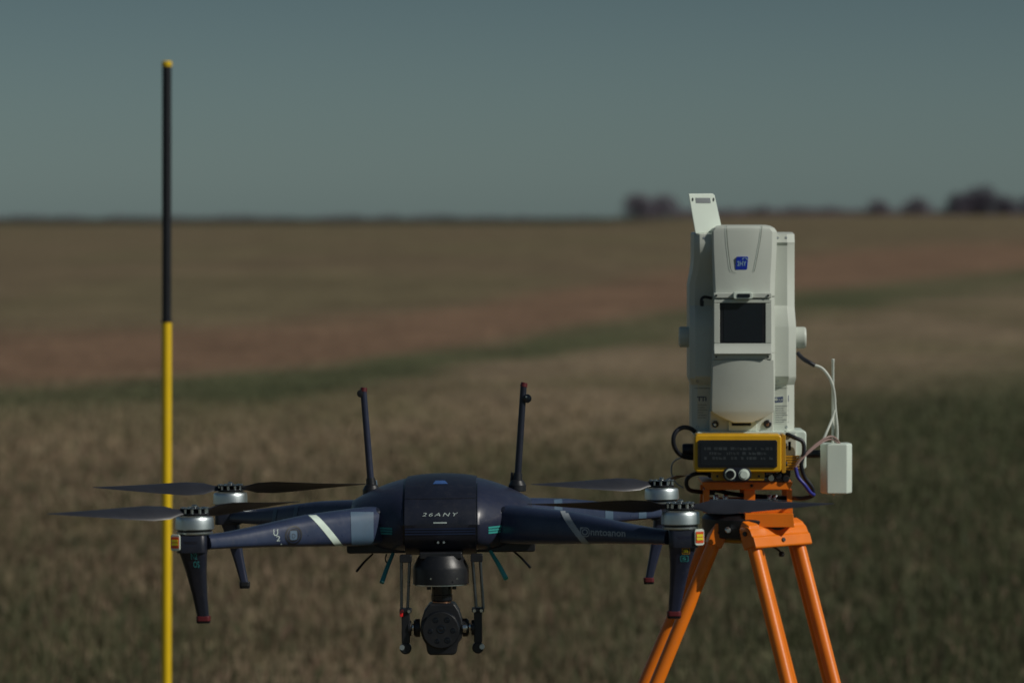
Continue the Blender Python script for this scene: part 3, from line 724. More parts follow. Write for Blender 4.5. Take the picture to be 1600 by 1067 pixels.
# antennas
def dpt(px, py, D): return Vector((lx(px, D), D - CY, lz(py, D)))
for b0, t0, kind in ((( 581, 762), (570, 609), 'l'), ((809, 757), (820.5, 604), 'r')):
    a = dpt(b0[0], b0[1], 5.46); b = dpt(t0[0], t0[1], 5.46); d = (b - a).normalized()
    an = MB().cyl(a, b, 0.0050, 0.0046, 20).build('antenna', M['navy_dark'] if kind == 'r' else M['navy'], drone)
    MB().cyl(a + d * 0.001, a + d * 0.016, 0.0074, 0.0062, 20).build('antenna_collar', M['black'], an)
    MB().lathe([(0.0125, -0.010), (0.0125, -0.001), (0.0090, 0.0055), (0.0050, 0.0075)], a, n=24).build('antenna_base', M['black'], an, bevel=0.0008)
    MB().cyl(b - d * 0.0005, b + d * 0.004 + Vector((0.001, 0, 0.001)), 0.0052, 0.0046, 16).build('antenna_tip', M['red'], an)
    if kind == 'l':
        MB().cyl(a + Vector((0.0088, -0.001, -0.002)), a + Vector((0.0066, 0, 0.0125)), 0.0018, 0.0014, 10).build('collar_clip', M['chrome'], an)
        MB().lathe([(0.002, -0.003), (0.0056, -0.002), (0.0056, 0.002), (0.002, 0.003)], b + Vector((-0.0035, -.002, -0.0035)), 'Y', 16).build('tip_knob', M['black'], an)
    else:
        MB().cyl(a + Vector((-0.0085, 0, -0.002)), a + Vector((-0.0072, 0, 0.017)), 0.0022, 0.0018, 10).build('side_stub', M['black'], an)
        MB().lathe([(0.003, -0.004), (0.0062, -0.003), (0.0062, 0.003), (0.003, 0.004)], b + Vector((0.0050, -.003, -0.0175)), 'Y', 16).build('tip_sensor', M['black_gloss'], an)
        MB().lathe([(0.0014, -0.0048), (0.0014, -0.004)], b + Vector((0.0038, -.003, -0.0150)), 'Y', 10).build('sensor_glint', M['chrome'], an)

# slanted rods below the hull
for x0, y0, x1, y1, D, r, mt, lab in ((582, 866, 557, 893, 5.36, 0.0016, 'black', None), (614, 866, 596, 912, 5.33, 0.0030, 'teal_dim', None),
        (766, 864, 790, 908, 5.33, 0.0032, 'teal', 'bright teal rod'), (800, 862, 828, 890, 5.36, 0.0016, 'black', None)):
    a = dpt(x0, y0, D); b = dpt(x1, y1, D - 0.03)
    MB().tube([a, a.lerp(b, .5) + Vector((0, 0, .0015)), b], lambda t, r=r: r * (0.8 + 0.35 * t), 10, 4).build('slanted_rod', M[mt], drone, label=lab)
MB().tube([dpt(604, 866, 5.35), dpt(602, 875, 5.35), dpt(607, 882, 5.35), dpt(613, 872, 5.35)], 0.0010, 8).build('wire_loop', M['black'], drone)

# gimbal
GD = 5.28
def g(px, py, dy=0.0): return Vector(((px - 690) * GD / FPX, GD - CY + dy, lz(py, GD)))
gs = GD / FPX
mount = MB().lathe([(0.0300, g(0, 872).z), (0.0325, g(0, 877).z), (0.0378, g(0, 889).z), (0.0385, g(0, 893).z), (0.0385, g(0, 915.5).z)][::-1], (0.0, GD - CY + 0.02, 0), n=48).build('gimbal_mount', M['black'], drone)
MB().lathe([(0.0375, g(0, 918.6).z), (0.0388, g(0, 918).z), (0.0388, g(0, 916.4).z), (0.0375, g(0, 915.6).z)], (0, GD - CY + 0.02, 0), n=48).build('mount_rim', M['chrome'], mount)
MB().prism([(g(657, 0).x, g(0, 866).z), (g(724, 0).x, g(0, 866).z), (g(724, 0).x, g(0, 877).z), (g(657, 0).x, g(0, 877).z)], GD - CY - 0.004, GD - CY + 0.05).build('mount_block', M['black'], mount, bevel=0.002)
MB().lathe([(0.0135, g(0, 944).z), (0.0148, g(0, 942).z), (0.0148, g(0, 934).z), (0.0140, g(0, 933).z), (0.0140, g(0, 919).z)], (g(691, 0).x, GD - CY + 0.02, 0), n=36).build('yaw_motor', M['black_gloss'], mount)
MB().lathe([(0.0128, g(0, 946.5).z), (0.0128, g(0, 944.2).z)], (g(691, 0).x, GD - CY + 0.02, 0), n=36).build('yaw_ring', M['copper'], mount)
for px in (671, 711):
    MB().lathe([(0.0030, g(0, 925).z), (0.0030, g(0, 919).z)], (g(px, 0).x, GD - CY + 0.012, 0), n=12).build('rubber_damper', M['black'], mount)
for px in (675, 716):
    MB().cyl(g(px, 906, 0.02 - 0.0385), g(px, 906, 0.02 - 0.0375), 0.0012, n=8).build('mount_screw', M['chrome'], mount)
# camera
prof = [(672, 946), (711, 946), (718, 957), (723, 972), (725, 987), (722, 1000), (716, 1009), (714, 1022), (710, 1026), (672, 1026), (668, 1022), (666, 1009), (661, 1000), (657, 987), (659, 972), (664, 957)]
poly = [(g(x, 0).x, g(0, y).z) for x, y in prof]
cm = MB().prism(poly[::-1], GD - CY - 0.004, GD - CY + 0.042).build('camera', M['black'], drone, bevel=0.004, seg=3, label='dark round faced camera hanging from the gimbal')
cc = g(689.5, 986.5)
MB().lathe([(0.0245, -0.0105), (0.0252, -0.0095), (0.0252, -0.004)], (cc.x, GD - CY, cc.z), 'Y', 48).build('face_plate', M['black'], cm, bevel=0.0008)
MB().lathe([(0.0253, -0.0096), (0.0262, -0.0088), (0.0262, -0.0040)], (cc.x, GD - CY, cc.z), 'Y', 48).build('face_rim', M['black_gloss'], cm)
HOLES = [(682, 970.5, .0040), (700, 970.5, .0040), (673.5, 988, .0034), (709, 987, .0038), (684, 1003.5, .0034), (700, 1002, .0044), (690, 985, .0062)]
for px, py, r in HOLES:
    q = g(px, py)
    MB().lathe([(r * 0.55, -0.0107), (r * 0.8, -0.0112), (r, -0.0108), (r, -0.0100)], (q.x, GD - CY, q.z), 'Y', 20).build('lens_ring', M['black_gloss'], cm)
    MB().lathe([(r * 0.2, -0.0114), (r * 0.54, -0.0110), (r * 0.54, -0.0106)], (q.x, GD - CY, q.z), 'Y', 16).build('lens', M['black_gloss'], cm)
MB().lathe([(0.0040, g(722, 0).x), (0.0062, g(724, 0).x), (0.0062, g(729, 0).x), (0.0040, g(731, 0).x)], (0, GD - CY - 0.002, g(0, 984).z), 'X', 24).build('pod_cap', M['chrome'], cm)
# hinge pods and suspension posts
for sgn, xi in ((-1, 657), (1, 724)):
    px0 = 690 + sgn * 33; px1 = 690 + sgn * 50
    MB().lathe([(0.0125, 0.0), (0.0125, 0.006), (0.010, 0.0085)] if sgn > 0 else [(0.010, -0.0085), (0.0125, -0.006), (0.0125, 0.0)], (g(690 + sgn * 33.5, 0).x, GD - CY + 0.015, g(0, 985).z), 'X', 28).build('pitch_motor', M['black'], cm)
    MB().lathe([(0.0052, 0), (0.0052, sgn * 0.0022)] if sgn > 0 else [(0.0052, sgn * 0.0022), (0.0052, 0)], (g(690 + sgn * 43.3, 0).x, GD - CY + 0.012, g(0, 984).z), 'X', 20).build('axle_washer', M['chrome'], cm)
    MB().cyl(g(690 + sgn * 43, 985, 0.012), g(690 + sgn * 60, 985, 0.012), 0.0042, n=16).build('axle', M['black'], cm)
    MB().lathe([(0.0105, -0.0022), (0.0105, 0.0022)], (g(690 + sgn * 49.5, 0).x, GD - CY + 0.012, g(0, 985).z), 'X', 24).build('axle_disc', M['black'], cm, bevel=0.0006)
    pc = 634.5 if sgn < 0 else 747.5
    rods = ((628.5, 628), (641.5, 637.5)) if sgn < 0 else ((740, 745), (752, 756))
    post = MB().prism(rrect(g(pc, 0).x, g(0, 984).z, 13 * gs, 50 * gs, 0.003), GD - CY + 0.004, GD - CY + 0.016).build('suspension_post', M['black'], drone, bevel=0.0015)
    MB().prism(rrect(g(pc, 0).x, g(0, 957).z, 19 * gs, 7 * gs, 0.002), GD - CY + 0.001, GD - CY + 0.019).build('rod_clamp', M['black'], post, bevel=0.001)
    MB().prism(rrect(g(pc + (1 if sgn < 0 else -1), 0).x, g(0, 876).z, 19 * gs, 12 * gs, 0.002), GD - CY + 0.000, GD - CY + 0.02).build('hull_bracket', M['black'], post, bevel=0.001)
    for a, b in rods:
        MB().cyl(g(a, 881, 0.01), g(b, 955, 0.01), 0.0022, 0.0021, 12).build('suspension_rod', M['dark_steel'], post)
    MB().lathe([(0.0068, -0.007), (0.0080, -0.005), (0.0080, 0.005), (0.0068, 0.007)], (g(pc - sgn * 0 - 0.5, 0).x, GD - CY + 0.010, g(0, 1016).z), 'Y', 24).build('foot_knob', M['black'], post, bevel=0.0006)
    MB().lathe([(0.0035, -0.0095), (0.0035, -0.007)], (g(pc + 6 * sgn, 0).x, GD - CY + 0.010, g(0, 1014).z), 'Y', 16).build('knob_screw', M['alu'], post)
    for k in (-1, 1):
        MB().lathe([(0.0022, -0.004), (0.0024, 0.001)], (g(pc + 5.5 * k, 0).x, GD - CY + 0.000, g(0, 957.5).z), 'Y', 14).build('clamp_bolt', M['chrome'] if not (sgn < 0 and k < 0) else M['red'], post)
MB().prism(rrect(g(628, 0).x, g(0, 962).z, 5.0 * gs, 8.5 * gs, 0.002), GD - CY - 0.003, GD - CY + 0.003).build('red_lamp', M['red_lamp'], drone, bevel=0.0008, label='small red lamp lens on the left post')

# ------------------------------------------------------------------ total station
def S(px, py, D): return Vector(((px - 800) * D / FPX, D, EYE - (py - HOR) * D / FPX))
def sx_(px, D=6.06): return (px - 800) * D / FPX
def sz_(py, D=6.06): return EYE - (py - HOR) * D / FPX
ORG = (sx_(1164), 6.10, sz_(752))
ts = empty('total_station', ORG, 'white surveying instrument with dark screen and upright handle on the orange tripod', 'surveying instrument')
def section_loft(levels, side, yb, chl, chr_, bulge=0.0, nfront=7):
    """levels: (py, xl, xr, D). Rings through the housing with chamfered front corners."""
    secs = []
    for lv in levels:
        py, xl, xr, D = lv[:4]; bl = lv[4] if len(lv) > 4 else bulge
        z = sz_(py, 6.06); a = sx_(xl, 6.06); b = sx_(xr, 6.06)
        ring = [(a, yb, z), (a, D + chl * 1.1, z)]
        for k in range(nfront + 1):
            u = k / nfront; x = a + chl + (b - chr_ - a - chl) * u
            ring.append((x, D - bl * (1 - (2 * u - 1) ** 2), z))
        ring += [(b, D + chr_ * 1.15, z), (b, yb, z)]
        secs.append(ring)
    return MB().loft(secs)
def side_levels(lo):
    if lo == 'r': xi = 1196
    L = [(363, 0.016), (366, 0.002), (379, -0.006), (384, -0.003), (478, -0.002), (484, -0.006), (509, -0.013), (512, -0.0135), (588, -0.0135), (592, -0.011), (602, 0.003), (606, 0.004), (676, 0.004)]
    if lo == 'l': L = [(363, -0.018), (366, -0.031), (379, -0.034), (392, -0.032), (408, -0.024), (425, -0.014), (445, -0.005), (478, -0.002)] + L[5:]
    return L
tw_r = section_loft([(py, 1196, (1241 if py < 364 else 1243.5) if py < 500 or py > 595 else 1245, 6.075 + d) for py, d in side_levels('r')], 'r', 6.17, 0.001, 0.0125, nfront=2)
right = tw_r.build('side_housing', M['white'], ts, ORG, bevel=0.0016, sharp=24)
tw_l = section_loft([(py, (1086 if py < 364 else 1084) if py < 420 else (1078 if 440 < py < 595 else 1082), 1130, 6.075 + d) for py, d in side_levels('l')], 'l', 6.17, 0.0085, 0.001, nfront=2)
left = tw_l.build('side_housing', M['white'], ts, ORG, bevel=0.0016, sharp=24)
# central telescope housing
cen = [(351.5, 1128, 1196, 6.046), (353, 1120, 1203, 6.040), (356.5, 1114, 1209, 6.0365), (362, 1110.5, 1213, 6.035), (390, 1111, 1212.5, 6.034), (430, 1112.5, 1210, 6.030), (462, 1114, 1209, 6.028), (464, 1114, 1209, 6.031), (550, 1113, 1209.5, 6.031), (551, 1112, 1209.5, 6.032),
       (600, 1111, 1210, 6.034), (640, 1111, 1209, 6.036)]
cen_mb = section_loft(cen, 'c', 6.175, 0.003, 0.0080, 0.004)
centre = cen_mb.build('telescope_housing', M['white'], ts, ORG, bevel=0.0014, sharp=24)
# raised front trapezoid with grooves
bc = bvh_of(cen_mb)
def zq(py): return sz_(py)
def xq(px): return sx_(px)
for pts in (([(1133.5, 353.5), (1135, 380), (1137.5, 402), (1139.5, 419), (1142, 424), (1148, 426.5)]), ([(1189, 353.5), (1186, 376), (1181, 402), (1177.5, 419), (1176, 424)])):
    P = []
    for i in range(len(pts) - 1):
        for k in range(6): t = k / 6; P.append((xq(pts[i][0] * (1 - t) + pts[i + 1][0] * t), zq(pts[i][1] * (1 - t) + pts[i + 1][1] * t)))
    P.append((xq(pts[-1][0]), zq(pts[-1][1])))
    V, F = strip(P, 0.0011, 1); project(bc, V, F, 0.0004).build('panel_groove', M['seam'], centre, ORG, sharp=180)
    V, F = strip([(x - 0.0012, z) for x, z in P], 0.0009, 1); project(bc, V, F, 0.0008).build('panel_lip', M['white2'], centre, ORG, sharp=180)
# badge
bp_ = rrect(xq(1157), zq(411), 18.5 * 6.06 / FPX, 20.5 * 6.06 / FPX, 0.0022, 4, 0.09)
q = MB().prism(bp_, 6.0266, 6.0300).build('badge', M['badge'], centre, ORG, bevel=0.0004)
V, F = text_faces('2HY', 0.0146, 0.0076, xq(1157), zq(411.5), 0.0, 0.02)
MB().add([(x, 6.0263, z) for x, z in V], F).build('badge_lettering', M['badge_text'], centre, ORG, sharp=180)
V, F = strip([(xq(1158 + 8 * t), zq(405 - 3.0 * math.sin(t * 3.14) + 0.8 * t)) for t in np.linspace(0, 1, 10)], 0.002, 1)
MB().add([(x, 6.0263, z) for x, z in V], F).build('badge_arc', M['badge_text'], centre, ORG, sharp=180)
# lip with latch under the top cover
MB().prism([(xq(1113), zq(457)), (xq(1203), zq(457)), (xq(1203), zq(465)), (xq(1113), zq(465))][::-1], 6.0185, 6.04).build('cover_lip', M['white'], centre, ORG, bevel=0.0012)
MB().prism(rrect(xq(1158), zq(461), 30 * .00101, 10.5 * .00101, 0.003), 6.010, 6.03).build('latch', M['white2'], centre, ORG, bevel=0.001)
MB().prism(rrect(xq(1159), zq(461), 20 * .00101, 6.0 * .00101, 0.0015), 6.0092, 6.012).build('latch_window', M['glass'], centre, ORG)
for px in (1117, 1197.5):
    MB().lathe([(0.0015, 6.0165), (0.0019, 6.0195)], (xq(px), 0, zq(461)), 'Y', 12).build('cover_screw', M['black'], centre, ORG)
    MB().lathe([(0.0014, 6.0185), (0.0018, 6.0225)], (xq(px), 0, zq(556)), 'Y', 12).build('cover_screw', M['black'], centre, ORG)
# screen surround: four bars + recessed glass
SBZ0, SBZ1 = 466.5, 537
MB().prism([(xq(1113.5), zq(467)), (xq(1203), zq(467)), (xq(1203), zq(472.5)), (xq(1113.5), zq(472.5))][::-1], 6.0205, 6.035).build('screen_bezel', M['white'], centre, ORG, bevel=0.0008)
MB().prism([(xq(1113.5), zq(473)), (xq(1122.5), zq(473)), (xq(1122.5), zq(535)), (xq(1113.5), zq(535))][::-1], 6.0205, 6.035).build('screen_bezel', M['white'], centre, ORG, bevel=0.0008)
MB().prism([(xq(1193.5), zq(473)), (xq(1203), zq(473)), (xq(1203), zq(535)), (xq(1193.5), zq(535))][::-1], 6.0205, 6.035).build('screen_bezel', M['white'], centre, ORG, bevel=0.0008)
MB().loft([[(xq(1113.5), 6.0205, zq(535.3)), (xq(1203), 6.0205, zq(535.3)), (xq(1203), 6.035, zq(535.3)), (xq(1113.5), 6.035, zq(535.3))],
           [(xq(1113.5), 6.0190, zq(541)), (xq(1203), 6.0190, zq(541)), (xq(1203), 6.035, zq(541)), (xq(1113.5), 6.035, zq(541))],
           [(xq(1113.5), 6.0100, zq(551)), (xq(1203), 6.0100, zq(551)), (xq(1203), 6.035, zq(551)), (xq(1113.5), 6.035, zq(551))]]).build('screen_shelf', M['white'], centre, ORG, bevel=0.0008)
MB().prism([(xq(1113), zq(551.3)), (xq(1203.5), zq(551.3)), (xq(1203.5), zq(560)), (xq(1113), zq(560))][::-1], 6.0195, 6.035).build('lower_lip', M['white'], centre, ORG, bevel=0.0008)
MB().prism(rrect(xq(1158), zq(504), 73 * .00101, 66 * .00101, 0.003), 6.0215, 6.029).build('screen_frame', M['black'], centre, ORG, bevel=0.0008)
MB().prism(rrect(xq(1158.5), zq(504), 60 * .00101, 58 * .00101, 0.001), 6.0210, 6.0216).build('screen', M['glass'], centre, ORG, label='dark switched off screen')
# lower cover: bowed front, rounded foot
secs = []
for py, half in ((560.5, 47.5), (575, 48), (600, 48.5), (625, 48.8), (640, 48.8), (643, 46.5), (648, 38), (653, 28), (657, 18), (659, 15)):
    z = zq(py); ring = []; d0 = 6.0225 + 0.009 * (py - 560) / 98
    for k in range(13):
        u = -1 + 2 * k / 12; ring.append((xq(1159 + half * u), d0 - 0.0055 * (1 - (u * half / 48.8) ** 2) + 0.004 * max(0, (py - 641) / 18), z))
    ring += [(xq(1159 + half), 6.07, z), (xq(1159 - half), 6.07, z)]
    secs.append(ring)
MB().loft(secs).build('lower_cover', M['white'], ts, ORG, bevel=0.0012, sharp=30)
# bottom frame
bf = MB().prism([(xq(1109), zq(641)), (xq(1208.5), zq(641)), (xq(1208.5), zq(675)), (xq(1109), zq(675))][::-1], 6.058, 6.16).build('lower_frame', M['white'], ts, ORG, bevel=0.002)
MB().lathe([(0.0048, 6.053), (0.0055, 6.058)], (xq(1117.5), 0, zq(662.5)), 'Y', 24).build('port_ring', M['black'], bf, ORG)
MB().lathe([(0.0018, 6.050), (0.0032, 6.053)], (xq(1117.0), 0, zq(663)), 'Y', 20).build('port_plug', M['chrome'], bf, ORG)
MB().lathe([(0.0045, 6.0545), (0.0064, 6.0560), (0.0064, 6.058)], (xq(1199), 0, zq(662)), 'Y', 24).build('socket', M['black'], bf, ORG)
MB().lathe([(0.001, 6.0520), (0.0024, 6.0543)], (xq(1199), 0, zq(663)), 'Y', 12).build('socket_pin', M['copper'], bf, ORG)
MB().prism(rrect(xq(1160), zq(665.5), 44 * .00101, 15 * .00101, 0.001), 6.052, 6.058).build('hatch_plate', M['white2'], bf, ORG, bevel=0.0008)
MB().prism(rrect(xq(1158), zq(661.5), 30 * .00101, 6 * .00101, 0.001), 6.0505, 6.0525).build('slot', M['black_gloss'], bf, ORG)
# handle plate
hp = [(1075, 303), (1114, 302.5), (1117, 305), (1127.5, 353), (1127.5, 362), (1086, 365.5), (1085.3, 362)]
off = 0.018
def hpoint(px, py, dy): return (xq(px), 6.052 + 0.10 * (sz_(py) - sz_(372)) + 0.55 * (xq(px) - xq(1100)) + dy, zq(py))
hm = MB().loft([[hpoint(x, y, 0) for x, y in hp], [hpoint(x, y, 0.006) for x, y in hp]])
handle = hm.build('carry_handle', M['white2'], ts, ORG, bevel=0.0014, seg=3, label='upright white handle plate')
bhh = bvh_of(hm)
V, F = grid_quad((xq(1087), zq(317.5)), (xq(1110.5), zq(317.5)), (xq(1109.5), zq(309.5)), (xq(1086), zq(309.5)), 4, 2)
project(bhh, V, F, 0.0006).build('handle_recess', M['label_ink_soft'], handle, ORG, sharp=180)
for px in (1081.5, 1115):
    V, F = disc2d(xq(px), zq(312), 0.0016); V = [(xq(px) + (x - xq(px)) * .8, zq(312) + (z - zq(312)) * 1.8) for x, z in V]
    project(bhh, V, F, 0.0007).build('handle_slot', M['black'], handle, ORG, sharp=180)
# side knobs
kn = MB().lathe([(0.0155, sx_(1243)), (0.0172, sx_(1246)), (0.0172, sx_(1260)), (0.0155, sx_(1263))], (0, 6.11, sz_(529)), 'X', 40).build('focus_knob', M['white'], ts, ORG, bevel=0.0008)
kn2 = MB().lathe([(0.0145, sx_(1063)), (0.0165, sx_(1065)), (0.0165, sx_(1080))], (0, 6.11, sz_(528)), 'X', 40).build('focus_knob', M['white'], ts, ORG, bevel=0.0008)
# left hook, small pin
MB().tube([S(1112, 466, 6.058), S(1101, 464, 6.055), S(1096, 468, 6.053), S(1096, 477, 6.053)], 0.0024, 10).build('cable_hook', M['black'], left, ORG)
MB().prism(rrect(sx_(1096.5), sz_(474), 5.5 * .00101, 9 * .00101, .001), 6.048, 6.06).build('hook_block', M['black'], left, ORG)
MB().prism(rrect(sx_(1227), sz_(469), 3.0 * .00101, 9 * .00101, .0008), 6.078, 6.082).build('level_mark', M['black'], right, ORG)
# labels
br = bvh_of(tw_r); bl_ = bvh_of(tw_l)
V, F = grid_quad((xq(1210.5), zq(663)), (xq(1234), zq(663)), (xq(1234), zq(618)), (xq(1210.5), zq(618)), 2, 2)
project(br, V, F, 0.0004).build('rating_label', M['label_paper'], right, ORG, sharp=180)
V, F = grid_quad((xq(1211), zq(630)), (xq(1233.5), zq(628.5)), (xq(1233.5), zq(619)), (xq(1211), zq(621.5)), 2, 2)
project(br, V, F, 0.0007).build('label_logo', M['label_ink'], right, ORG, sharp=180)
V, F = ring2d(xq(1214), zq(625), 0.0008, 0.0022, 1, 16); project(br, V, F, 0.0010).build('label_ring', M['label_paper'], right, ORG, sharp=180)
V, F = text_faces('SURV1C', 0.0145, 0.0030, xq(1225), zq(625.5)); project(br, V, F, 0.0010).build('label_lettering', M['label_paper'], right, ORG, sharp=180)
rows = MB()
for k in range(8):
    py = 634.5 + 3.6 * k; wr = (19, 14, 20, 17, 19, 12, 18, 20)[k]
    V, F = grid_quad((xq(1212.5), zq(py + .9)), (xq(1212.5 + wr), zq(py + .9)), (xq(1212.5 + wr), zq(py)), (xq(1212.5), zq(py)), 2, 1)
    p = project(br, V, F, 0.0008); rows.add(p.v, p.f)
rows.build('label_text_rows', M['label_ink_soft'], right, ORG, sharp=180)
V, F = text_faces('TTI', 0.0145, 0.0072, xq(1097.5), zq(624), 0, 0.03); project(bl_, V, F, 0.0006).build('type_lettering', M['label_ink'], left, ORG, sharp=180)
rows = MB()
for k in range(6):
    py = 633 + 4 * k; V, F = grid_quad((xq(1091), zq(py + .8)), (xq(1091 + (14, 11, 15, 9, 14, 13)[k]), zq(py + .8)), (xq(1091 + (14, 11, 15, 9, 14, 13)[k]), zq(py)), (xq(1091), zq(py)), 2, 1)
    p = project(bl_, V, F, 0.0006); rows.add(p.v, p.f)
rows.build('label_text_rows', M['label_ink_soft'], left, ORG, sharp=180)
# small screws and moulded seams on the two side housings
for bb, hs, pts in ((br, right, ((1216, 372), (1229, 372), (1216, 596), (1230, 668))), (bl_, left, ((1099, 372), (1090, 596), (1104, 668), (1091, 668)))):
    for px, py in pts:
        V, F = disc2d(xq(px), zq(py), 0.0014, 14); project(bb, V, F, 0.0005).build('housing_screw', M['alu'], hs, ORG, sharp=180)
        V, F = ring2d(xq(px), zq(py), 0.0014, 0.0019, 1, 14); project(bb, V, F, 0.0004).build('screw_recess', M['seam'], hs, ORG, sharp=180)
for bb, hs, a, b in ((br, right, 1208, 1232), (bl_, left, 1087, 1112)):
    V, F = grid_quad((xq(a), zq(607.6)), (xq(b), zq(607.6)), (xq(b), zq(606.8)), (xq(a), zq(606.8)), 8, 1)
    project(bb, V, F, 0.0004).build('housing_seam', M['seam'], hs, ORG, sharp=180)
# base (tribrach) with side block
base = MB().prism(rrect((sx_(1090) + sx_(1244)) / 2, sz_(704), (sx_(1244) - sx_(1090)), 56 * .00101, 0.004), 6.05, 6.16).build('instrument_base', M['white'], ts, ORG, bevel=0.002)
MB().prism(rrect(sx_(1248), sz_(703), 24 * .00101, 60 * .00101, 0.005), 6.06, 6.15).build('side_block', M['white2'], base, ORG, bevel=0.003, seg=3)
MB().prism(rrect(sx_(1232.5), sz_(697), 10 * .00101, 20 * .00101, 0.001), 6.052, 6.0595).build('connector_panel', M['white2'], base, ORG, bevel=0.001)
MB().prism(rrect(sx_(1233), sz_(696), 4.5 * .00101, 14 * .00101, 0.0008), 6.0500, 6.0522).build('connector_slot', M['label_ink_soft'], base, ORG)
for k in range(6):
    MB().prism(rrect(sx_(1236), sz_(712 + 4.0 * k), 24 * .00101, 2.6 * .00101, 0.0005), 6.045, 6.056).build('cooling_fin', M['yellow_dk'], base, ORG)
MB().prism(rrect(sx_(1170), sz_(736), 130 * .00101, 20 * .00101, 0.004), 6.055, 6.15).build('foot_plate', M['black'], base, ORG, bevel=0.002)
MB().prism([(sx_(1084), sz_(680)), (sx_(1090), sz_(673.5)), (sx_(1244), sz_(673.5)), (sx_(1240), sz_(679))][::-1], 6.045, 6.16).build('upper_rim', M['white2'], base, ORG, bevel=0.001)
for px, py in ((1203, 745), (1214, 742), (1226, 746)):
    MB().lathe([(0.0045, 6.03), (0.006, 6.035), (0.006, 6.06)], (sx_(px), 0, sz_(py)), 'Y', 16).build('levelling_screw', M['chrome'] if px == 1203 else M['black'], base, ORG)
# yellow display unit
du = MB().prism(rrect(sx_(1153, 6.0), sz_(708, 6.0), 136 * .001, 59 * .001, 0.006, 6), 5.995, 6.040).build('display_unit', M['yellow'], ts, ORG, bevel=0.003, seg=4, label='yellow display unit with dark readout')
MB().prism(rrect(sx_(1152, 6.0), sz_(708.5, 6.0), 124 * .001, 43 * .001, 0.003, 4), 5.9925, 5.9990).build('display_bezel', M['black'], du, ORG, bevel=0.0008)
MB().prism(rrect(sx_(1152, 6.0), sz_(708.5, 6.0), 116 * .001, 36 * .001, 0.001, 3), 5.9918, 5.9924).build('display_glass', M['glass'], du, ORG)
seg = MB(); rr = random.Random(3)
for row, py in enumerate((698, 705.5, 713)):
    x = 1100
    while x < 1206:
        wd = rr.choice((2, 3, 4, 6)); 
        if rr.random() < 0.78: seg.add([(sx_(x, 6), 5.9915, sz_(py + 4.4, 6)), (sx_(x + wd, 6), 5.9915, sz_(py + 4.4, 6)), (sx_(x + wd, 6), 5.9915, sz_(py + (0 if rr.random() < .7 else 2), 6)), (sx_(x, 6), 5.9915, sz_(py, 6))], [(0, 1, 2, 3)])
        x += wd + 1.3
seg.build('display_segments', mat('faint_lcd_segments', (0.035, 0.042, 0.048), 0.35, var=0.4, nscale=90), du, ORG, sharp=180)
for py in (697, 725):
    MB().lathe([(0.0038, sx_(1221, 6.0)), (0.0044, sx_(1223, 6.0)), (0.0044, sx_(1229, 6.0)), (0.0034, sx_(1230.5, 6.0))], (0, 6.008, sz_(py, 6.0)), 'X', 20).build('side_button', M['black'], du, ORG)
MB().prism(rrect(sx_(1224.5, 6.0), sz_(709, 6.0), 6.5 * .001, 60 * .001, 0.0025), 6.000, 6.042).build('side_cover', M['yellow_dk'], du, ORG, bevel=0.001)
fb = MB().prism(rrect(sx_(1154, 6.0), sz_(744, 6.0), 82 * .001, 14 * .001, 0.003), 6.003, 6.040).build('keypad_bar', M['yellow_dk'], ts, ORG, bevel=0.0016, label='yellow bar with two round buttons')
MB().prism(rrect(sx_(1151.5, 6.0), sz_(740.5, 6.0), 44 * .001, 21 * .001, 0.0095, 8), 5.992, 6.002).build('button_panel', M['navy_dark'], fb, ORG, bevel=0.0008)
for px, mt in ((1140.5, 'black_gloss'), (1162, 'white2')):
    V = []; 
    MB().lathe([(0.0082, 5.9905), (0.0088, 5.9918), (0.0088, 5.992)], (sx_(px, 6.0), 0, sz_(740.5, 6.0)), 'Y', 32).build('button_ring', M['white2'], fb, ORG)
    MB().lathe([(0.0058, 5.9880), (0.0066, 5.9890), (0.0066, 5.9904)], (sx_(px, 6.0), 0, sz_(740.5, 6.0)), 'Y', 32).build('button', M[mt], fb, ORG)
for px in (1121, 1186):
    MB().lathe([(0.0016, 6.0008), (0.0020, 6.0030)], (sx_(px, 6.0), 0, sz_(744, 6.0)), 'Y', 12).build('bar_screw', M['black'], fb, ORG)

# ------------------------------------------------------------------ tripod
TX = sx_(1167, 6.10); TD = 6.10
tri = empty('surveying_tripod', (TX, TD, 0), 'bright orange survey tripod carrying the white instrument', 'tripod')
TO = (TX, TD, 0)
def tz(py): return EYE - (py - HOR) * 6.05 / FPX
def tx(px): return (px - 800) * 6.05 / FPX
# riser frame: two flanges and open windows
riser = MB().prism([(tx(1096), tz(752)), (tx(1238), tz(752)), (tx(1236), tz(758)), (tx(1232), tz(764)), (tx(1102), tz(764)), (tx(1098), tz(758))][::-1], 6.035, 6.165).build('riser_frame', M['orange'], tri, TO, bevel=0.0012)
for y0, y1 in ((6.040, 6.046), (6.154, 6.160)):
    for a, b in ((1099, 1108), (1162, 1179), (1229, 1237)):
        MB().prism([(tx(a), tz(764.2)), (tx(b), tz(764.2)), (tx(b), tz(783.5)), (tx(a), tz(783.5))][::-1], y0, y1).build('frame_upright', M['orange'], riser, TO, bevel=0.0006)
    MB().prism([(tx(1099), tz(783.8)), (tx(1237), tz(783.8)), (tx(1238), tz(800)), (tx(1098), tz(800))][::-1], y0, y1).build('lower_rail', M['orange'], riser, TO, bevel=0.0006)
for a, b in ((1099.0, 1101.0), (1235, 1237)):
    MB().prism([(tx(a), tz(764.2)), (tx(b), tz(764.2)), (tx(b), tz(800)), (tx(a), tz(800))][::-1], 6.0465, 6.070).build('side_flange', M['orange'], riser, TO)
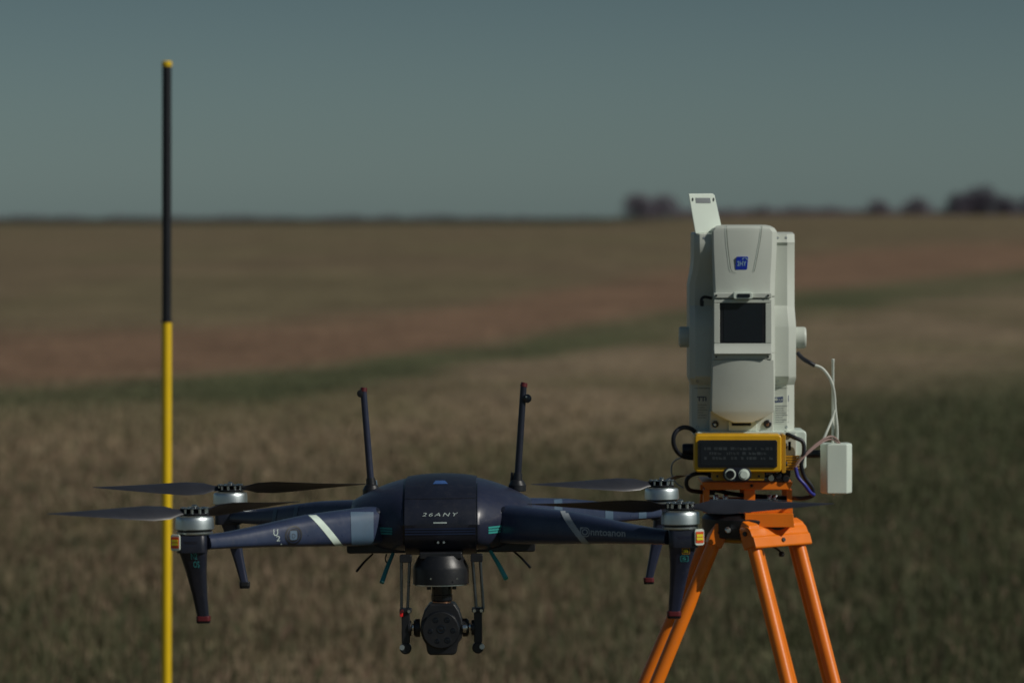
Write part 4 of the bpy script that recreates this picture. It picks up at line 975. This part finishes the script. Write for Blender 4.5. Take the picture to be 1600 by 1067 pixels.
for px, py in ((1173.5, 757.5), (1232, 788.5), (1181, 789.5)):
    MB().lathe([(0.0016, 6.031), (0.0024, 6.0325), (0.0024, 6.0398)], (tx(px), 0, tz(py)), 'Y', 12).build('frame_screw', M['black'] if px != 1181 else M['chrome'], riser, TO)
for px in (1121, 1136, 1205, 1214):
    MB().lathe([(0.0042, tz(784)), (0.0042, tz(777)), (0.0030, tz(775))], (tx(px), 6.09, 0), 'Z', 16).build('fixing_bolt', M['chrome'], riser, TO)
MB().prism([(tx(1102), tz(785)), (tx(1234), tz(785)), (tx(1234), tz(800)), (tx(1102), tz(800))][::-1], 6.075, 6.13).build('riser_core', M['black'], riser, TO, bevel=0.001)
# head
head = MB().lathe([(0.060, tz(843)), (0.070, tz(840)), (0.072, tz(812)), (0.066, tz(806)), (0.030, tz(804))], (TX, TD, 0), n=56).build('tripod_head', M['black'], tri, TO, bevel=0.001)
MB().lathe([(0.050, tz(849)), (0.056, tz(847)), (0.058, tz(843.4))], (TX, TD, 0), n=48).build('head_ring', M['yellow_dk'], head, TO)
MB().prism([(tx(1163), tz(800.3)), (tx(1238), tz(800.3)), (tx(1240), tz(822)), (tx(1162), tz(822))][::-1], 6.030, 6.155).build('head_plate', M['orange'], head, TO, bevel=0.001)
MB().lathe([(0.0030, 6.016), (0.0045, 6.019), (0.0045, 6.034)], (tx(1136), 0, tz(826)), 'Y', 14).build('head_bolt', M['alu'], head, TO)
hz = tz(833)
def leg(azd, r0, tilt, length_z=None, label=None, splay=(0.040, 0.062), tube_r=0.0108, cover=True):
    a = R(azd); rad = Vector((math.cos(a), math.sin(a), 0)); per = Vector((-math.sin(a), math.cos(a), 0))
    top = Vector((TX, TD, hz)) + rad * r0
    Hh = hz - 0.01; foot = top + rad * (Hh * math.tan(R(tilt))) - Vector((0, 0, Hh))
    ax_ = (foot - top).normalized(); nrm = per.cross(ax_).normalized()
    if nrm.dot(rad) < 0: nrm = -nrm
    Lg = (foot - top).length
    # bracket (folded clamp over both tubes)
    if cover:
        P = [(-0.016, -0.004), (-0.010, 0.010), (-0.004, 0.0135), (0.006, 0.0150), (0.009, 0.0175), (0.024, 0.0175), (0.026, 0.0160), (0.026, 0.0125), (-0.004, 0.0110), (-0.010, 0.004)]
        w2 = splay[0] + tube_r + 0.003
        b = MB().loft([[top + per * (-w2) + ax_ * p[0] + nrm * p[1] for p in P], [top + per * w2 + ax_ * p[0] + nrm * p[1] for p in P]])
    else:
        b = MB().loft([[top + per * (-0.02) + ax_ * p[0] + nrm * p[1] for p in ((-0.012, -0.005), (-0.012, 0.005), (0.02, 0.005), (0.02, -0.005))], [top + per * 0.02 + ax_ * p[0] + nrm * p[1] for p in ((-0.012, -0.005), (-0.012, 0.005), (0.02, 0.005), (0.02, -0.005))]])
    lg = b.build('leg', M['orange'], tri, TO, bevel=0.0012, label=label)
    for s in (-1, 1):
        t0 = top + per * s * splay[0] - ax_ * 0.002; t1 = top + per * s * splay[1] + ax_ * (Lg * 0.62)
        MB().cyl(t0, t1, tube_r, tube_r, 28).build('leg_tube', M['orange'], lg, TO)
        # hinge plate at the tube's head
        hpz = [(-0.021, 0.000), (-0.010, 0.0115), (0.012, 0.0130), (0.024, 0.0118), (0.024, -0.0118), (0.012, -0.0130), (-0.010, -0.0115)]
        MB().loft([[t0 + per * -(tube_r + 0.0012) + ax_ * p[0] + nrm * p[1] for p in hpz], [t0 + per * (tube_r + 0.0012) + ax_ * p[0] + nrm * p[1] for p in hpz]]).build('hinge_lug', M['orange'], lg, TO, bevel=0.002)
        MB().cyl(t0 - per * (tube_r + 0.0035), t0 + per * (tube_r + 0.0035), 0.0038, n=14).build('hinge_bolt', M['black'], lg, TO)
    if cover:
        mid = top + ax_ * 0.016 + nrm * 0.0170
        MB().cyl(mid, mid + nrm * 0.0028, 0.0034, n=14).build('clamp_screw', M['black'], lg, TO)
    lo0 = top + ax_ * (Lg * 0.56); MB().cyl(lo0, foot - ax_ * 0.05, 0.013, 0.013, 20).build('lower_leg', M['orange'], lg, TO)
    cl = top + ax_ * (Lg * 0.60)
    MB().loft([[cl + ax_ * d + per * p * (splay[1] + 0.014) + nrm * q * 0.017 for p, q in ((-1, -1), (1, -1), (1, 1), (-1, 1))] for d in (-0.02, 0.03)]).build('leg_clamp', M['black'], lg, TO, bevel=0.003)
    MB().cyl(foot - ax_ * 0.05, foot + ax_ * 0.03, 0.011, 0.001, 12).build('foot_spike', M['chrome'], lg, TO)
    return lg
leg(187, 0.052, 23.2, label='left leg seen edge on', splay=(0.034, 0.060), cover=False)
leg(-48, 0.058, 19.6, label='front right leg with folded orange clamp', splay=(0.050, 0.053))
leg(45, 0.058, 20.7, label='rear leg', splay=(0.043, 0.043), cover=False)
# plumb hook below the head
MB().tube([(tx(1196), 6.10, tz(846)), (tx(1206), 6.08, tz(853)), (tx(1219), 6.07, tz(862)), (tx(1223), 6.07, tz(868))], 0.0016, 8).build('plumb_hook', M['black'], tri, TO)
MB().lathe([(0.0035, tz(871)), (0.0050, tz(867)), (0.0030, tz(863))], (tx(1222.5), 6.07, 0), n=12).build('hook_weight', M['black'], tri, TO)

# ------------------------------------------------------------------ radio box and cables
RD = 6.10
def rp_(px, py, dy=0): return S(px, py, RD) + Vector((0, dy, 0))
RO = tuple(rp_(1305, 770))
radio = empty('radio_box', RO, 'small white box with a thin white aerial fixed beside the instrument base', 'radio unit')
zA = rp_(0, 692).z; zB = rp_(0, 770).z; cx_ = rp_(1306, 0).x
hexp = [(1290, -0.024), (1322, -0.024), (1331, -0.006), (1329, 0.018), (1284, 0.018), (1281, -0.010)]
MB().loft([[(rp_(p, 0).x * (1 if 1 else 0) + (0.0008 if k and p < 1300 else (-0.0008 if k else 0)), RD + d, z) for p, d in hexp] for k, z in ((1, zB), (0, zB + .003), (0, zA - .003), (1, zA))]).build('box_case', M['white2'], radio, RO, bevel=0.0022, seg=3)
MB().cyl((rp_(1304, 0).x, RD - 0.004, zB - 0.004), (rp_(1304, 0).x, RD - 0.004, zB + .001), 0.0034, n=12).build('bottom_stud', M['white2'], radio, RO)
MB().lathe([(0.0022, zA - 0.001), (0.0021, rp_(0, 566).z), (0.0026, rp_(0, 565).z), (0.0026, rp_(0, 561.5).z), (0.0014, rp_(0, 560.5).z)], (rp_(1301.5, 0).x, RD + 0.000, 0), n=16).build('aerial', M['cable_white'], radio, RO)
MB().cyl(rp_(1257, 709), rp_(1284, 709), 0.0062, n=18).build('mounting_rod', M['black'], radio, RO)
def cable(pts, r, m, label, ends=None):
    P = [S(a, b, c) for a, b, c in pts]; org = P[0]
    o = MB().tube(P, r, 12, 8).build('cable', M[m], None, org, loc=tuple(org)); tag(o, label, 'cable'); return o
cable([(1246, 551, 6.09), (1254, 560, 6.085), (1264, 566, 6.08), (1273, 571, 6.08)], 0.0034, 'cable', 'short dark sleeve bent below the right hand focus knob')
cable([(1272, 570.5, 6.08), (1285, 576, 6.08), (1297, 592, 6.08), (1303, 612, 6.085), (1305, 640, 6.09), (1308, 670, 6.095), (1307.5, 694, 6.10)], 0.0024, 'cable_white', 'white cable curving from the knob down to the box aerial')
cable([(1304, 640, 6.083), (1300, 655, 6.08), (1292, 674, 6.07), (1285, 688, 6.065), (1268, 702, 6.05)], 0.0020, 'cable_white', 'second white cable crossing from the aerial down to the pink wires')
cable([(1312, 693, 6.09), (1306, 685, 6.075), (1296, 682, 6.06), (1278, 692, 6.05), (1258, 710, 6.04), (1245, 724, 6.035), (1240, 734, 6.035)], 0.0017, 'cable_pink', 'upper dusty pink wire running from the white box to the instrument')
cable([(1309, 692, 6.085), (1300, 686, 6.07), (1288, 689, 6.055), (1272, 700, 6.045), (1253, 717, 6.035), (1243, 730, 6.03)], 0.0015, 'cable_pink', 'lower dusty pink wire running from the white box to the instrument')
cable([(1243, 730, 6.03), (1247, 745, 6.03), (1257, 757, 6.03), (1266, 769, 6.035), (1272, 773, 6.04)], 0.0030, 'cable_blue', 'blue cable dropping from the wires towards the black loop')
cable([(1226, 676, 6.05), (1240, 683, 6.04), (1254, 690, 6.04), (1256, 706, 6.04), (1252, 726, 6.04), (1257, 745, 6.045), (1268, 760, 6.05), (1270, 773, 6.055), (1256, 778, 6.06), (1238, 778, 6.065), (1200, 776, 6.10), (1150, 772, 6.10), (1120, 766, 6.10), (1100, 764, 6.12)], 0.0034, 'cable', 'long black cable looping down the right side and through the orange riser')
cable([(1088, 676, 6.08), (1078, 669, 6.07), (1066, 668, 6.06), (1055, 676, 6.055), (1052, 690, 6.055), (1057, 704, 6.06), (1068, 713, 6.07), (1087, 716, 6.08)], 0.0036, 'cable', 'thick black cable loop on the left of the yellow display')
cable([(1120, 744, 6.075), (1100, 739, 6.06), (1083, 741, 6.05), (1073, 750, 6.05), (1076, 764, 6.055), (1092, 768, 6.07), (1115, 770, 6.09)], 0.0034, 'cable', 'lower black cable loop left of the orange riser')
cable([(1086, 708, 6.10), (1066, 714, 6.11), (1052, 722, 6.12), (1049, 738, 6.12), (1056, 754, 6.12), (1068, 762, 6.12)], 0.0013, 'grey_print', 'thin grey wire hanging left of the yellow display')
kp = MB().lathe([(0.0085, sx_(1067)), (0.0100, sx_(1070)), (0.0100, sx_(1084)), (0.0085, sx_(1092))], (0, 6.085, sz_(704)), 'X', 24).build('clamp_knob', M['navy_dark'], ts, ORG, bevel=0.001)
